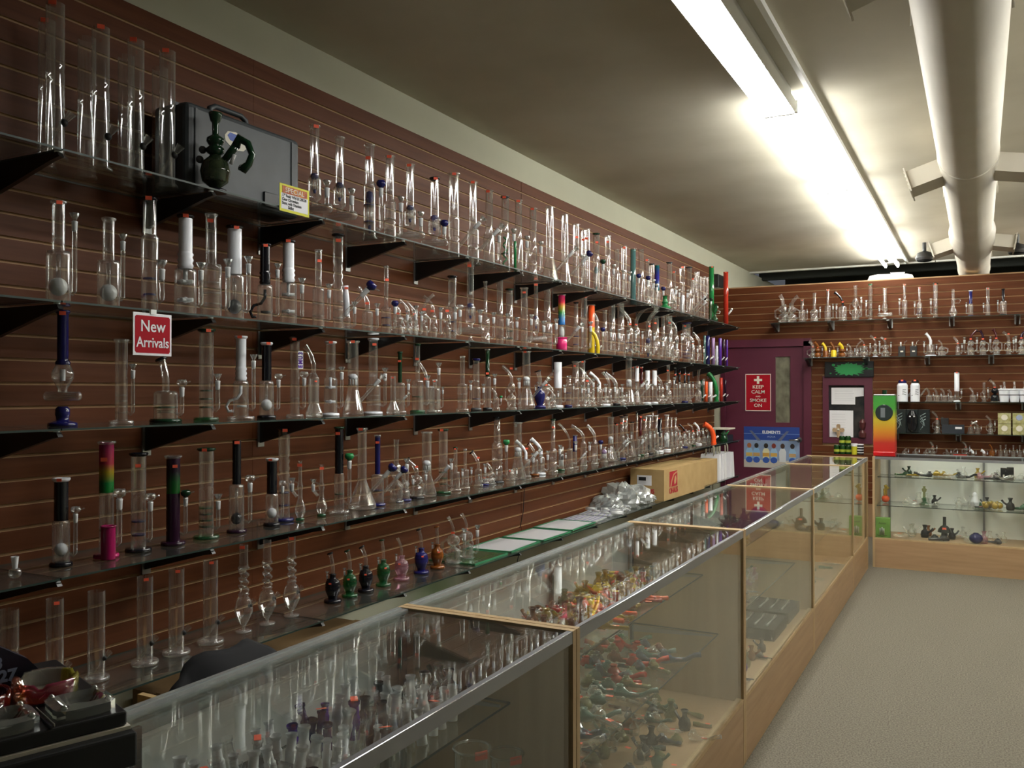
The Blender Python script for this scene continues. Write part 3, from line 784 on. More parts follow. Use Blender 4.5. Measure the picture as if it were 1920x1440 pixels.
        if kind == 'inl':
            MB().lathe([(rb * .95, 0), (rb * .9, .006), (rb * .25, zc * .35), (rb * .2, zc * .6)], sg).obj('base', G, t)
        else:
            MB().lathe([(1e-4, 0), (rb * 1.25, 0), (rb * 1.2, .01), (rb * .55, h * .05), (rb * .55, h * .08), (rb * .62, h * .10), (rb * .6, h * .15), (rb * .4, h * .17)], sg).obj('base', GL[o.get('base', 'b')], t)
        M = Matrix.Translation((0, 0, zc)) @ Matrix.Rotation(PI / 2, 4, 'Y')
        MB().lathe([(1e-4, -L), (rt * .6, -L * .98), (rt, -L * .88), (rt, L * .88), (rt * .6, L * .98), (1e-4, L)], sg, M=M).obj('inline_chamber', G, t)
        MB().lathe([(rt * .5, -L * .8), (rt * .5, L * .7)], 8, M=M).obj('inner_tube', GL['c'], t)
        z1 = zc + rt * .8
        if kind == 'inl':
            MB().lathe([(rn * .7, z1), (rn * .75, z1 + h * .04), (rn * 1.45, z1 + h * .07), (rn * 1.5, z1 + h * .10), (rn * 1.5, h * .46), (rn * 1.1, h * .49), (rn, h * .5), (rn, h - .004), (rn * .9, h - .004)], sg).obj('neck', GL[nk] if nk else G, t)
        else:
            MB().lathe([(rn * .8, z1), (rn * .85, z1 + h * .03), (rn * 1.9, z1 + h * .12), (rn * 1.95, z1 + h * .17), (rn * 1.3, z1 + h * .24)], sg).obj('bulb', G, t)
            MB().lathe([(rn * .5, z1 + h * .1), (rn * .5, z1 + h * .2)], 8).obj('inner_stem', GL['w'], t)
            MB().lathe([(rn * 1.3, z1 + h * .24), (rn * 1.35, z1 + h * .26), (rn, z1 + h * .28), (rn, h - .01), (rn * 1.25, h)], sg).obj('neck', GL[nk or c], t)
        if o.get('p'): perc(t, o['p'], rn * 1.4, z1 + h * .12, h * .2, sg); o = dict(o); o.pop('p')
        if kind == 'inl': 
            x = L * .72
            MB().tube([(x, 0, zc + rt * .6), (x, 0, zc + rt + .025 * sc)], .008 * sc, 8, cap=False).obj('joint_neck', GL['c'], t)
            bowl(t, (x, 0, zc + rt + .025 * sc), bk, bc, sc, 0, far)
        j = 'none'; R = rn
    elif kind == 'bent':   # plain straight tube with its top leaning
        MB().lathe([(1e-4, .002), (rb, .002), (rb, h * .55), (rn, h * .62)], sg).obj('body', G, t)
        bent_neck(t, h * .6, h, rn, nk or c, o.get('lip'), float(o.get('lean', .25)) * h, sg)
        foot(t, rb * 1.3, o.get('base', 'c'), sg)
        R = rb
    elif kind == 'bend':   # one thick tube curving over at the top
        pts = [(0, 0, 0), (0, 0, h * .35), (-rn * .5, 0, h * .6), (-rn * 1.6, 0, h * .82), (-rn * 3, 0, h * .95), (-rn * 4, 0, h)]
        MB().tube(pts, [rn, rn * 1.05, rn, rn, rn * 1.05, rn * 1.25], sg, cap=False).obj('tube', G, t)
        MB().disc(rn * 1.3, 0, .008, sg).obj('base', G, t)
        MB().tube([(rn * .8, 0, h * .25), (rn * 2, 0, h * .38)], [rn * .3, rn * .4], 6).obj('carb_stem', GL['f'], t)
        j = 'none'; R = rn
    elif kind == 'plain':
        MB().lathe([(1e-4, .001), (rn, .001), (rn, h - .003), (rn * .88, h - .001), (rn * .86, h * .93)], sg).obj('tube', GL[nk or c], t)
        MB().ring(rn * 1.0, h - .003, rn * .12, sg).obj('mouthpiece_lip', GL[nk or c], t)
        if not o.get('bare'):
            MB().tube([(rn * .8, 0, h * .2), (rn * 2.2, 0, h * .28)], [rn * .35, rn * .4], 6).sphere((rn * 2.4, 0, h * .3), rn * .5, 8, 5).obj('carb_stem', GL['f'], t)
        j = 'none'; R = rn
    if kind in ('str', 'can', 'bkr', 'inl', 'inl2') and not o.get('nolip'):
        lip(t, rn, h, o.get('lip', 'c'), sg, 1.0 if not far else .8)
    zt = h * float(o.get('cf', .55)) if kind == 'can' else h * .5
    if not o.get('d') and not o.get('p') and kind in ('can', 'str') and not o.get('nolip') and not far and rnd.random() < .7: bands(t, 'c%d' % rnd.randint(1, 3), R * .98, h * .10, zt * .7, sg)  # random clear discs added for sparkle inside the glass
    if o.get('d'): bands(t, o['d'], R * .98 if kind != 'bkr' else rn * .98, h * .10, zt * .75, sg)
    if o.get('p'):
        if kind == 'bkr': perc(t, o['p'], rn, h * .40, h * .16, sg)
        elif o['p'].startswith('hook'): perc(t, o['p'], R, .03, zt - .05, sg)
        else: perc(t, o['p'], R * .95, .03 if kind != 'str' or not o.get('hp') else h * .4, zt * (.75 if kind != 'rig' else .5), sg)
    if j != 'none' and kind != 'gob':
        cfv = float(o.get('cf', .55))
        frac = float(o.get('jf', (cfv * .78) if kind == 'can' else {'str': .40, 'rig': .42, 'rec': .5, 'urn': .48, 'gourd': .5, 'bent': .4}.get(kind, .4)))
        if kind in ('urn', 'gourd'):
            p = Vector((R + .012 * sc, 0, h * frac)); bowl(t, p, bk, bc, sc * .9, 0, far)
            MB().tube([(R * .6, 0, h * (frac - .10)), p], .007 * sc, 8, cap=False).obj('downstem', G, t)
        else: side_joint(t, j, R, h, sc, bc, bk, far, frac)
    if o.get('stk', '1') != '0':
        zz = float(o.get('sz', 0)); z = stz if not zz else h * zz
        if kind in ('rig', 'rec', 'urn', 'bent') and not zz: z = h * .66 if kind != 'urn' else h * .42
        rr = {'urn': rb}.get(kind, rn) * 1.18 + .002
        if kind in ('rig', 'rec', 'bent'): rr += abs(float(o.get('lean', -.22))) * h * .2
        sticker(t, (rr * math.cos(stk_ang), rr * math.sin(stk_ang), z), stk_ang, sc)

KDESC = dict(str='straight tube water pipe', can='water pipe with a wide can body', bkr='beaker water pipe', rig='small rig with a bent neck', rec='recycler rig with looping arms', urn='egg shaped rig with a bent neck', gourd='bulb rig with looped arms', gob='goblet water pipe with a twisted neck', inl='water pipe on a lying inline chamber', inl2='water pipe with bulb and lying chamber', bent='water pipe with a leaning mouthpiece', bend='curved one piece tube pipe', plain='tall plain tube')
def describe(kind, o):
    c = o.get('body', 'c'); w = []
    main = CNAME[c] if kind != 'plain' else CNAME[o.get('neck') or c]
    ex = []
    if kind != 'plain' and o.get('neck') and o['neck'] != 'none': ex.append(CNAME[o['neck']] + ' neck')
    if o.get('lip') and o['lip'] != 'c': ex.append(CNAME[o['lip']] + ' lip')
    if o.get('d'): ex.append(CNAME[o['d'][0]] + ' discs')
    if o.get('p') and ':' in o['p']:
        k, cc = o['p'].split(':')
        if cc not in 'cf': ex.append(CNAME[cc] + ' ' + {'ball': 'ball', 'dome': 'dome', 'tree': 'diffuser', 'hook': 'hook', 'spiral': 'coil', 'cross': 'crosses'}[k])
    if o.get('bc') and o['bc'] not in 'cf': ex.append(CNAME[o['bc']] + ' bowl')
    if o.get('base') and o['base'] not in 'c': ex.append(CNAME[o['base']] + ' base')
    s = main + ' ' + KDESC[kind]
    if ex: s += ', ' + ' and '.join(ex[:2])
    return s

LEFT = {}
def left_shelf(s, rows):
    out = []
    for row in rows.strip().split('\n'):
        row = row.split('#')[0].strip()
        if not row: continue
        w = row.split(); u, v, wn = float(w[0]), float(w[1]), float(w[2])
        wb = wn
        kind = w[3]; rest = ' '.join(w[4:]); o = opts(rest)
        if 'wb' in o: wb = float(o['wb'])
        elif kind in ('can',): wb = wn * 1.7
        elif kind in ('rig', 'rec', 'urn', 'gourd', 'gob'): wb = wn * 2.2
        elif kind in ('bkr',): wb = wn * 2.4
        elif kind in ('inl', 'inl2'): wb = wn * 2.3
        d = float(o.get('d0', 0.20))
        p, dep = at_x(u, v, WX + d)
        z = SZ[s] + 0.0065
        h = p.z - z
        far = dep > 5.0
        a = math.radians(28 + float(o.get('ja', rnd.uniform(-12, 12)))) + (PI if o.get('L') else 0)
        camang = math.atan2(-p.y, -p.x) - a
        out.append([u, s, kind, o, (p.x, p.y, z), a, h, wn / 2 * dep / F, wb / 2 * dep / F, far, camang + rnd.uniform(-.3, .3)])
    return out
def finish(items, where, catname='water pipe', grp=None):
    descs = {}
    items.sort(key=lambda r: r[0])
    for it in items:
        it.append(describe(it[2], it[3])); descs.setdefault(it[-1], []).append(it)
    for d, L in descs.items():
        for i, it in enumerate(L):
            lab = d + ' on the ' + where
            if len(L) > 1: lab = d + ', ' + ordn(i) + ' such on ' + where.replace('left wall shelf', 'shelf')
            w = lab.split()
            if len(w) > 16: lab = ' '.join(lab.replace(' with a ', ' with ').replace('water pipe', 'pipe').replace(' and ', ', ').split()[:16])
            nm = {'rig': 'glass_rig', 'rec': 'recycler_rig', 'urn': 'egg_rig', 'gourd': 'bulb_rig', 'plain': 'tube_pipe', 'bend': 'curved_tube_pipe'}.get(it[2], 'water_pipe')
            t = thing(nm, lab, catname, it[4], it[5], grp or ('glass pipes on the ' + where))
            make_pipe(t, it[2], it[6], it[7], it[8], it[3], it[9], it[10])
S1 = '''
88 40 30 str d0=.09 j=none stk=1 nolip fr=1.2
104 8 33 str d0=.22 j=g nolip fr=1.35 sz=.985
163 72 32 str d0=.09 j=none stk=0 nolip fr=1.2
189 53 32 str d0=.22 j=g nolip fr=1.35 sz=.985
237 106 30 str d0=.09 j=none stk=0 nolip fr=1.2
255 77 30 str d0=.22 j=g nolip fr=1.35 sz=.985
300 129 29 str d0=.09 j=none stk=0 nolip fr=1.2
314 97 29 str d0=.22 j=g nolip fr=1.35 sz=.985
590 236 17 inl p=tree:b wb=44 ja=-20
637 258 16 inl p=tree:b wb=42 stk=0 ja=-20
693 272 17 can wb=23 cf=.6 p=tree:b d=b2 bc=b bk=r sz=.85
731 293 16 can wb=23 cf=.5 waist
769 309 15 inl p=tree:b wb=34
815 334 16 inl lip=k p=tree:B wb=30 bc=b bk=r
851 326 19 can wb=21 cf=.5 waist j=s
887 342 14 can wb=22 cf=.45 waist j=s sz=.99
917 358 14 can wb=22 cf=.45
947 369 14 can wb=18 cf=.55 p=spiral:g bc=c d=G1 lip=h
972 376 13 can wb=18 cf=.5
966 452 5 plain neck=g bare stk=0 d0=.27
999 391 13 can wb=16 cf=.5 waist
1031 389 15 bkr wb=36 stk=0
1059 403 13 bkr wb=26 j=s bc=b bk=r stk=0
1080 421 12 str sz=.8 lip=c
1094 432 10 str j=none sz=.85 d0=.12
1101 430 10 str j=none sz=.85
1118 438 12 can wb=13 cf=.55 lip=D p=tree:t bc=D bk=r sz=.85
1139 443 11 str sz=.9 bulge
1156 468 9 can wb=14 stk=0
1170 462 10 str sz=.97
1187 467 11 str neck=t body=t nf=.45 base=t d=B2 bc=b bk=r stk=0
1202 468 10 can wb=16 cf=.5 bc=b bk=r stk=0
1213 487 9 can wb=14 waist
1222 495 9 str lip=k stk=0
1232 497 9 can neck=Q wb=13 cf=.45 bc=b bk=r stk=0
1247 555 8 gourd body=g wb=24 stk=0 j=none d0=.28
1255 492 10 can wb=16 cf=.5 lip=h stk=0
1264 509 6 can wb=10
1279 500 10 str p=dome:f bulge sz=.98
1292 501 10 can wb=15 cf=.4 j=s lip=h stk=0
1300 522 6 str j=s
1307 510 8 str lip=c j=none stk=0
1314 519 5 str stk=0 bc=k bk=r
1320 519 5 str stk=0 j=none
1326 520 5 str stk=0 bc=D bk=r
1334 500 9 plain neck=g
1340 570 10 gourd body=G wb=13 stk=0 d0=.28 j=none
1361 510 9 plain neck=r d0=.30
'''
S2 = '''
110 378 23 can wb=43 cf=.53 p=ball:f jf=.72 sz=.98
204 410 21 can wb=40 cf=.55 p=ball:f stk=0 jf=.66
281 372 28 str step d=B2 lip=k base=c sz=.99 jf=.3
348 405 25 can neck=w wb=40 cf=.48 lip=k base=w p=cross:f ridge sz=.99
396 402 20 can wb=39 cf=.53 d=c3 sz=.93
440 425 26 can neck=w wb=35 cf=.50 lip=k base=w p=ball:h jf=.52
497 458 18 can neck=k wb=28 cf=.50 lip=k p=hook:k ridge jf=.60
541 452 21 can neck=w wb=31 cf=.52 lip=k base=c p=cross:f ridge sz=.99
597 469 12 can wb=22 cf=.53 d=c2 sz=.86
634 440 19 str bulge lip=k base=k j=s bc=b bk=r sz=.93
650 537 12 rig neck=w wb=15 lean=-.05 cf=.35 base=w sz=.95
689 540 9 rig wb=21 cf=.5 lean=-.2
724 499 8 can wb=19 cf=.42 d=b2 bc=b bk=r sz=.8
748 566 7 rec wb=20
765 563 7 rec wb=16 body=c base=b
777 567 7 rec wb=15
795 552 6 rec wb=15 L
812 556 6 rec wb=15
838 554 5 rec wb=16 lean=.2
848 518 15 str lip=k d=b2 stk=0 bk=r
882 498 13 inl p=tree:B wb=30 sz=.99
910 528 7 can wb=17 cf=.45 waist stk=0
937 520 12 can wb=15 cf=.4 stk=0 d=c2
955 542 13 can wb=16 cf=.45 lip=D d=G2 stk=0
983 540 13 str d=c3 sz=.92
1005 532 8 inl p=tree:B wb=24
1026 541 13 can wb=20 cf=.45 d=c3 stk=0
1053 553 13 str neck=R nf=.48 base=M j=s stk=0 p=dome:f
1053 633 21 plain neck=M stk=0 bare d0=.21
1080 567 8 can wb=12 lip=k d=b2 stk=0
1095 556 12 str d=c3 sz=.99
1109 572 12 str neck=o nf=.55 body=y d=D3 base=y j=none stk=0
1121 620 7 bend body=y stk=0 d0=.27
1120 575 4 bent wb=10 lean=-.2 cf=.5 bc=b bk=r stk=0
1134 582 8 can wb=13 stk=0
1147 568 13 can wb=16 d=c3 cf=.45 stk=0
1164 570 12 can wb=16 d=c3 cf=.45 stk=0
1180 576 7 bent wb=14 lean=-.22 d=b2
1193 576 7 bent wb=13 lean=.2 d=G3
1215 580 8 bent wb=14 lean=.2 p=tree:b
1229 594 13 can wb=18 cf=.45 d=c2 sz=.85
1243 591 7 can wb=16 stk=0
1254 593 13 can wb=20 cf=.4 d=c2 sz=.85
1266 595 8 rec wb=16 stk=0
1287 606 16 str lip=b d=B3 base=c sz=.92
1299 625 5 bent wb=9 lean=-.2
1311 624 5 bent wb=9 lean=-.2 stk=0
1321 629 5 plain neck=t stk=0
1327 629 8 plain neck=b stk=0
1337 633 7 plain neck=l stk=0
1344 648 4 plain neck=w stk=0 d0=.28
1350 634 6 plain neck=v stk=0 d0=.31
1357 636 5 plain neck=n stk=0 d0=.31
1363 637 4 plain neck=v stk=0 bare d0=.31
'''
S3 = '''
118 583 20 inl2 neck=b lip=b base=b wb=42 stk=1
228 637 22 str d=c4 stk=0 fr=2.0 jf=.55
311 674 13 rig wb=44 cf=.49 lean=-.08 lip=k base=D d=G1 bk=r sz=.8 stk=0
387 618 26 str lip=D d=G3 base=G jf=.35 sz=.985
452 631 19 can neck=w wb=28 cf=.47 ridge p=hook:w lip=w fr=1.8 jf=.62 sz=.99
500 643 18 can neck=k wb=27 cf=.5 lip=w p=ball:w base=k jf=.42 bk=r sz=.99
553 633 17 str stk=1 fr=1.9 d=c1 bk=r
588 649 9 bent wb=20 lean=-.12 j=none stk=0 base=c
589 710 18 bkr wb=32 j=none sz=.93 d0=.26 nolip
620 641 18 can wb=25 cf=.52 lip=w p=cross:w base=w jf=.5 sz=.99
662 640 20 bkr wb=40 p=dome:w j=s sz=.99
700 635 17 can wb=27 cf=.4 lip=w base=w j=v sz=.92 jf=.45
750 660 8 can neck=D wb=19 cf=.5 lip=D base=c sz=.85
737 705 10 bkr wb=26 d0=.27 stk=1 nolip
783 645 9 can wb=22 cf=.48 lip=D base=G sz=.78 d=G1
800 678 6 rig wb=30 cf=.52 lean=-.18 lip=c jf=.75
815 712 8 can wb=22 d0=.26 cf=.75
867 668 9 can wb=19 cf=.5 d=c2 stk=0 base=c
893 673 12 can wb=16 lip=b d=b1 cf=.45 stk=0 base=h
914 655 8 can neck=D wb=14 cf=.55 base=k sz=.6
930 730 5 rig wb=12 bc=g bk=r stk=0 cf=.6
959 687 6 rec wb=16 sz=.95
987 659 15 bkr wb=34 p=dome:w sz=.99
1012 696 8 urn body=b wb=21 lip=k lean=.05 L stk=0
1023 700 5 rec wb=16 L
1036 722 5 rec wb=14 stk=0
1046 678 15 can neck=w nolip wb=16 cf=.42 base=w stk=0
1066 705 9 can wb=12 cf=.75 d=b2 base=b stk=0
1079 678 12 can wb=14 cf=.4 sz=.9
1091 678 12 can wb=15 cf=.4 sz=.99
1101 690 5 rec wb=12
1110 706 6 rec wb=13
1124 699 6 rig neck=w wb=12 lean=-.3 stk=0
1136 730 4 rec wb=14 base=w stk=0
1142 698 5 rig wb=12 lean=-.2 stk=0
1155 700 7 rig wb=13 lean=-.35 lip=k stk=0 base=k
1166 728 5 rec wb=14 stk=0
1179 674 12 bkr wb=26 p=dome:w stk=0
1186 688 6 str sz=.99 d0=.12
1194 687 8 bkr neck=w wb=18 stk=1
1203 688 5 can neck=d wb=9 stk=1
1214 694 9 can neck=w nolip wb=11 base=w stk=0
1227 694 9 can neck=w nolip wb=11 base=w stk=0
1240 705 5 rec wb=13 stk=0
1253 684 6 rec wb=14 lean=0 sz=.85
1266 690 4 can neck=k wb=10 sz=.8
1274 687 4 can neck=k wb=10 sz=.8 d0=.13
1284 689 4 can neck=k wb=10 sz=.8 base=b
1291 690 4 can neck=k wb=10 sz=.8 d0=.13
1309 689 5 rec wb=13 lean=.05 stk=0
1316 712 6 plain neck=D stk=0
1324 715 6 plain neck=o stk=0
1332 716 8 plain neck=w stk=0
1343 700 8 bend body=g stk=0
1352 708 6 plain neck=r stk=0 d0=.31
1360 712 4 plain neck=n stk=0 d0=.31
'''
S4 = '''
115 897 25 can neck=k wb=31 cf=.52 lip=w p=ball:w base=k bk=r jf=.5 sz=.99
200 828 26 str neck=J nf=.56 body=c d=G1 base=m bk=r sz=.85 jf=.42
203 985 26 plain body=m bare nolip stk=0 d0=.24
260 850 27 str lip=k d=b2 base=k bk=r sz=.88 jf=.42
325 855 25 str neck=P nf=.58 body=n base=n bc=D bk=r sz=.89 jf=.44
387 841 27 str lip=D d=G4 base=G sz=.99 jf=.33
444 824 16 can neck=k wb=28 cf=.52 nolip p=ball:k base=n bk=r sz=.97 jf=.44
510 860 19 can neck=k wb=24 cf=.48 lip=w p=ball:w base=k bk=r sz=.99 jf=.5
533 803 21 str lip=k d=b2 base=b bulge stk=1 d0=.15 j=none
563 864 6 gourd wb=20 base=G L
603 871 6 gourd wb=21 base=G L
636 801 16 can neck=k wb=19 cf=.46 lip=D bc=g bk=r d=G1 base=c sz=.93 fr=2 jf=.52
679 803 17 bkr wb=54 j=s bc=b bk=r sz=.99
708 816 10 can neck=b wb=24 cf=.45 base=b d=b1 sz=.9 j=s bc=b bk=r
743 824 9 rec wb=24 lean=0 stk=0
757 876 7 rec wb=24 base=b sz=.9
781 864 8 rec wb=24 base=k lip=k lean=-.25 sz=.85
800 810 18 bkr wb=38 p=dome:w j=s bc=f stk=0
831 805 17 str lip=D d=G3 base=G jf=.38 sz=.99
854 839 7 can wb=17 cf=.45 lip=D sz=.97
872 842 6 can wb=15 cf=.5 stk=0
897 848 6 rig wb=14 lip=k lean=-.2 sz=.85
909 888 6 rec wb=15 base=b L
920 870 6 rec wb=17 stk=0
932 782 12 can wb=21 cf=.62 lip=k ridge waist bc=g bk=r base=k stk=0
957 880 8 can wb=16 cf=.8 stk=1
971 792 15 bkr wb=32 p=dome:w stk=0
986 827 6 rig neck=w wb=16 lean=-.28 sz=.8
1003 832 5 rig wb=13 lean=-.2 lip=d base=a stk=0
1014 823 7 rig neck=w wb=15 lean=-.28 base=w stk=0
1037 786 8 can wb=14 cf=.45 lip=D waist sz=.85
1052 838 9 can wb=12 cf=.7 p=dome:n stk=0 base=G
1068 794 4 rig wb=12 lean=-.25 stk=0 cf=.45
1078 816 8 str neck=b nf=.5 j=s stk=0 base=c
1094 798 6 bent wb=12 lean=-.3 stk=0
1115 798 6 bent wb=12 lean=-.2 stk=0 bc=b bk=r
1133 838 7 can wb=12 cf=.8 p=dome:l stk=0
1145 782 11 bkr wb=26 p=dome:w stk=0
1156 794 6 bkr wb=14 lip=k
1166 781 8 can wb=12 lip=k sz=.85 base=b
1173 778 8 can wb=12 lip=k sz=.85 d0=.12
1185 791 7 bkr wb=16 lip=k stk=0
1194 774 4 can wb=12 cf=.4 lip=k stk=0
1201 781 5 can neck=d wb=11 cf=.5 sz=.99 base=G
1209 780 8 can wb=12 sz=.9
1217 779 8 can lip=w wb=13 base=k stk=0 p=ball:k
1223 769 4 can wb=12 lip=k stk=0 d0=.12
1230 779 7 can wb=12 lip=w stk=0
1237 784 8 can neck=k wb=12 cf=.45 p=hook:k base=w sz=.99
1250 778 8 can wb=12 lip=w base=w stk=0 p=dome:w
1258 783 5 can wb=10 stk=0
1266 783 5 can wb=10 stk=0 d=c2
1274 800 4 rec wb=11
1283 796 3 rec neck=k wb=11 base=b
1291 806 4 rec wb=10 stk=0
1299 794 3 rec wb=10 base=G
1310 793 4 rec neck=w wb=10 base=w
1320 805 4 rig wb=9 stk=0 lip=k
1328 805 4 rig wb=8 stk=0 lip=k
1338 795 9 bend body=o stk=0 d0=.28
'''
S5 = '''
18 1142 32 str j=g nolip fr=1.5 stk=0
103 1122 31 str j=g nolip fr=1.5 sz=.97
181 1108 31 str j=g nolip fr=1.5 stk=0
272 1081 29 str j=g nolip fr=1.7 sz=.985
331 1066 28 str j=g nolip fr=1.8 sz=.985
395 1050 27 str j=g nolip fr=1.8 sz=.985
457 1021 16 gob wb=34
501 1012 15 gob wb=34 stk=0
547 1005 14 gob wb=32
624 1038 7 urn body=k wb=29 lip=k lean=.06 L
656 1033 7 urn body=G wb=27 lip=D lean=.06 L
686 1026 7 urn body=k wb=27 lip=k lean=.1 L
719 1013 6 urn body=G wb=26 lip=D lean=.04 L
753 1009 5 urn body=p neck=c wb=27 lean=.1 L
790 993 6 urn body=b wb=26 lip=k lean=.06 L
820 988 6 urn body=a wb=24 lip=a lean=.02 L
850 969 5 rec wb=27 lean=-.12
875 963 5 rec wb=26 lean=-.12
'''
WH = {1: 'top left wall shelf', 2: 'second left wall shelf', 3: 'third left wall shelf', 4: 'fourth left wall shelf', 5: 'bottom left wall shelf'}
for s, rows in ((1, S1), (2, S2), (3, S3), (4, S4), (5, S5)):
    finish(left_shelf(s, rows), WH[s])

def back_shelf(s, rows):
    out = []
    for row in rows.strip().split('\n'):
        w = row.split(); u, v, wn = float(w[0]), float(w[1]), float(w[2])
        kind = w[3]; o = opts(' '.join(w[4:])); wb = float(o.get('wb', wn * 2.2))
        p, dep = at_y(u, v, PY - 0.15)
        z = BZ[s] + 0.0065
        a = math.radians(float(o.get('ja', rnd.uniform(-15, 25)))) + (PI if o.get('L') else 0)
        out.append([u, s, kind, o, (p.x, p.y, z), a, p.z - z, wn / 2 * dep / F, wb / 2 * dep / F, True, math.atan2(-p.y, -p.x) - a])
    return out
B1 = '''
1468 553 7 rec wb=18 stk=0 lean=-.1
1485 556 7 rec wb=17 stk=0 L
1504 562 6 can wb=13 cf=.55
1527 550 6 can wb=15 cf=.45 waist stk=0
1552 543 5 can wb=12 cf=.5
1580 548 4 rig wb=15 neck=k lip=k lean=.25 L
1604 535 6 rec wb=14 lean=0 stk=0
1632 533 7 str lip=G d=G2 L stk=0
1659 541 7 inl wb=16 L
1696 533 5 can wb=10 L sz=.98
1724 539 4 can wb=10 cf=.5 L d=B2
1754 531 8 str lip=D L d=G1 sz=.97
1787 542 5 gourd wb=15 stk=0 j=none
1820 545 6 can neck=b wb=9 cf=.5 L base=b stk=0 lip=w
1852 540 6 can wb=8 cf=.4 L
1881 542 5 can neck=k wb=12 cf=.55 L base=k stk=0 lip=k
'''
B2 = '''
1524 640 6 rec wb=13
1533 642 6 rec body=a wb=12
1548 644 5 rig body=a wb=10 neck=y stk=0
1563 643 5 rig body=y wb=10 neck=a stk=0
1579 644 6 rec body=a wb=12 neck=y stk=0
1595 645 4 rig wb=10 stk=0
1606 640 3 rig wb=9 lean=.3 stk=0
1620 635 3 rec wb=15
1641 629 4 rec wb=8 base=w sz=.9
1660 632 4 rec wb=14 sz=.9
1745 625 5 rig wb=15 neck=w base=w lean=.2 L stk=0
1766 638 3 rec wb=13 lean=.2 L stk=0
1796 632 4 rig wb=8
1820 620 4 rec neck=d wb=13 L lip=h
1843 620 4 rec neck=n wb=12 L lean=.1 lip=d
1868 618 4 rec neck=d wb=12 L lean=.1 lip=d
1891 622 5 rec wb=9 sz=.9
1915 618 5 rec neck=n wb=12 L
'''
B3 = '''
1742 728 4 rig wb=11 stk=0
1756 728 4 rig wb=11 stk=0
1770 729 4 rig wb=11 stk=0
1783 731 4 rig wb=11 stk=0
1794 697 9 can neck=w wb=9 cf=.35 base=w lip=k
1824 727 4 rig wb=11 stk=0
1845 717 5 rec wb=7 stk=0 lean=0
1865 712 5 rec wb=13 body=k lip=d neck=c
'''
B4 = '''
1757 772 4 rec wb=10 base=c
1820 790 4 rig wb=9 lean=.5
1833 791 4 rig wb=8 lean=-.5 stk=0
1857 780 4 rec wb=9 stk=0
'''
B5 = '''
1696 841 4 rig wb=10 stk=0 lean=.3
1716 840 4 rig wb=10 stk=0 lean=.3
1736 841 4 rig wb=10 stk=0 lean=.3
1749 829 4 rec wb=10
1776 843 4 rec wb=9 stk=0
1788 841 3 rig wb=9 stk=0 lean=.4
1811 829 4 rec wb=9
1824 844 5 rig wb=7 neck=w stk=0 lean=-.4
1845 844 5 rig wb=7 neck=w stk=0 lean=-.4
1860 834 3 rig body=a wb=9 stk=0
1876 835 3 can wb=8 stk=0
1886 834 3 can wb=8 stk=0
1900 835 3 can wb=8 stk=0
1912 835 3 can wb=8 stk=0
'''
for s, rows in ((1, B1), (2, B2), (3, B3), (4, B4), (5, B5)):
    finish(back_shelf(s, rows), SNAME[s] + ' back partition shelf')
# ============================================================ OTHER THINGS
M_CASEGREY = noise_mat('scuffed_grey_plastic', (0.030, 0.036, 0.041), (0.046, 0.054, 0.061), (1, 1, 1), 8, 5, 0.5)
M_REDSIGN = mat('sign_red', (0.36, 0.006, 0.016), 0.7, spec=0.15)
M_CREAMW = mat('off_white_print', (0.72, 0.68, 0.58), 0.6)
M_YEL = mat('sign_yellow', (0.62, 0.60, 0.02), 0.6)
M_FLAME = noise_mat('flame_print', (0.30, 0.02, 0.01), (0.6, 0.25, 0.02), (1, 1, 1), 60, 2, 0.6)
M_INK = mat('black_ink', (0.01, 0.01, 0.012), 0.6)
M_NAVY = mat('navy_card', (0.008, 0.010, 0.028), 0.35)
M_PALE = mat('pale_blue_print', (0.35, 0.42, 0.6), 0.5)
RX90 = PI / 2
# text on things facing +x (left wall): rotation (90,0,90); facing -y (partition): (90,0,0)
FX = (RX90, 0, RX90); FY = (RX90, 0, 0)

# grey equipment case standing on the top shelf
t = thing('equipment_case', 'large scuffed grey plastic carrying case standing on the top shelf', 'case', (WX + 0.165, 2.19, 2.2415))
bd = rbox('lower_shell', (-0.10, 0.0, 0.0), (0.0, 0.585, 0.325), M_CASEGREY, t, 0.02, 3)
rbox('lid_shell', (0.004, 0.0, 0.0), (0.075, 0.585, 0.325), M_CASEGREY, t, 0.022, 3)
MB().box((-0.004, -0.006, -0.0), (0.008, 0.591, 0.331)).obj('seam_band', M_BLACK, t)
for y in (0.035, 0.53):
    MB().box((0.0745, y, 0.02), (0.079, y + 0.012, 0.305)).obj('moulded_rib', M_CASEGREY, t)
MB().tube([(0, 0.17, 0.318), (0, 0.175, 0.355), (0, 0.20, 0.368), (0, 0.33, 0.368), (0, 0.355, 0.355), (0, 0.36, 0.318)], 0.011, 8).obj('handle', M_CASEGREY, t)
for y in (0.09, 0.43): rbox('latch', (-0.02, y, 0.31), (0.03, y + 0.055, 0.336), M_CASEGREY, t, 0.004)
rbox('clasp_plate', (0.074, 0.375, 0.02), (0.083, 0.45, 0.075), M_BLACK, t, 0.002)
MB().poly([(0.175, 0.245), (0.19, 0.262), (0.23, 0.268), (0.262, 0.255), (0.30, 0.25), (0.292, 0.225), (0.268, 0.205), (0.235, 0.20), (0.20, 0.212), (0.178, 0.225)], (0.0755, 0.0765)).obj('torn_sticker', M_CREAMW, t)
MB().poly([(0.188, 0.247), (0.20, 0.26), (0.245, 0.258), (0.25, 0.238), (0.232, 0.226), (0.20, 0.232)], (0.0766, 0.0772)).obj('torn_sticker', mat('sticker_blue', (0.03, 0.08, 0.38), 0.5), t)
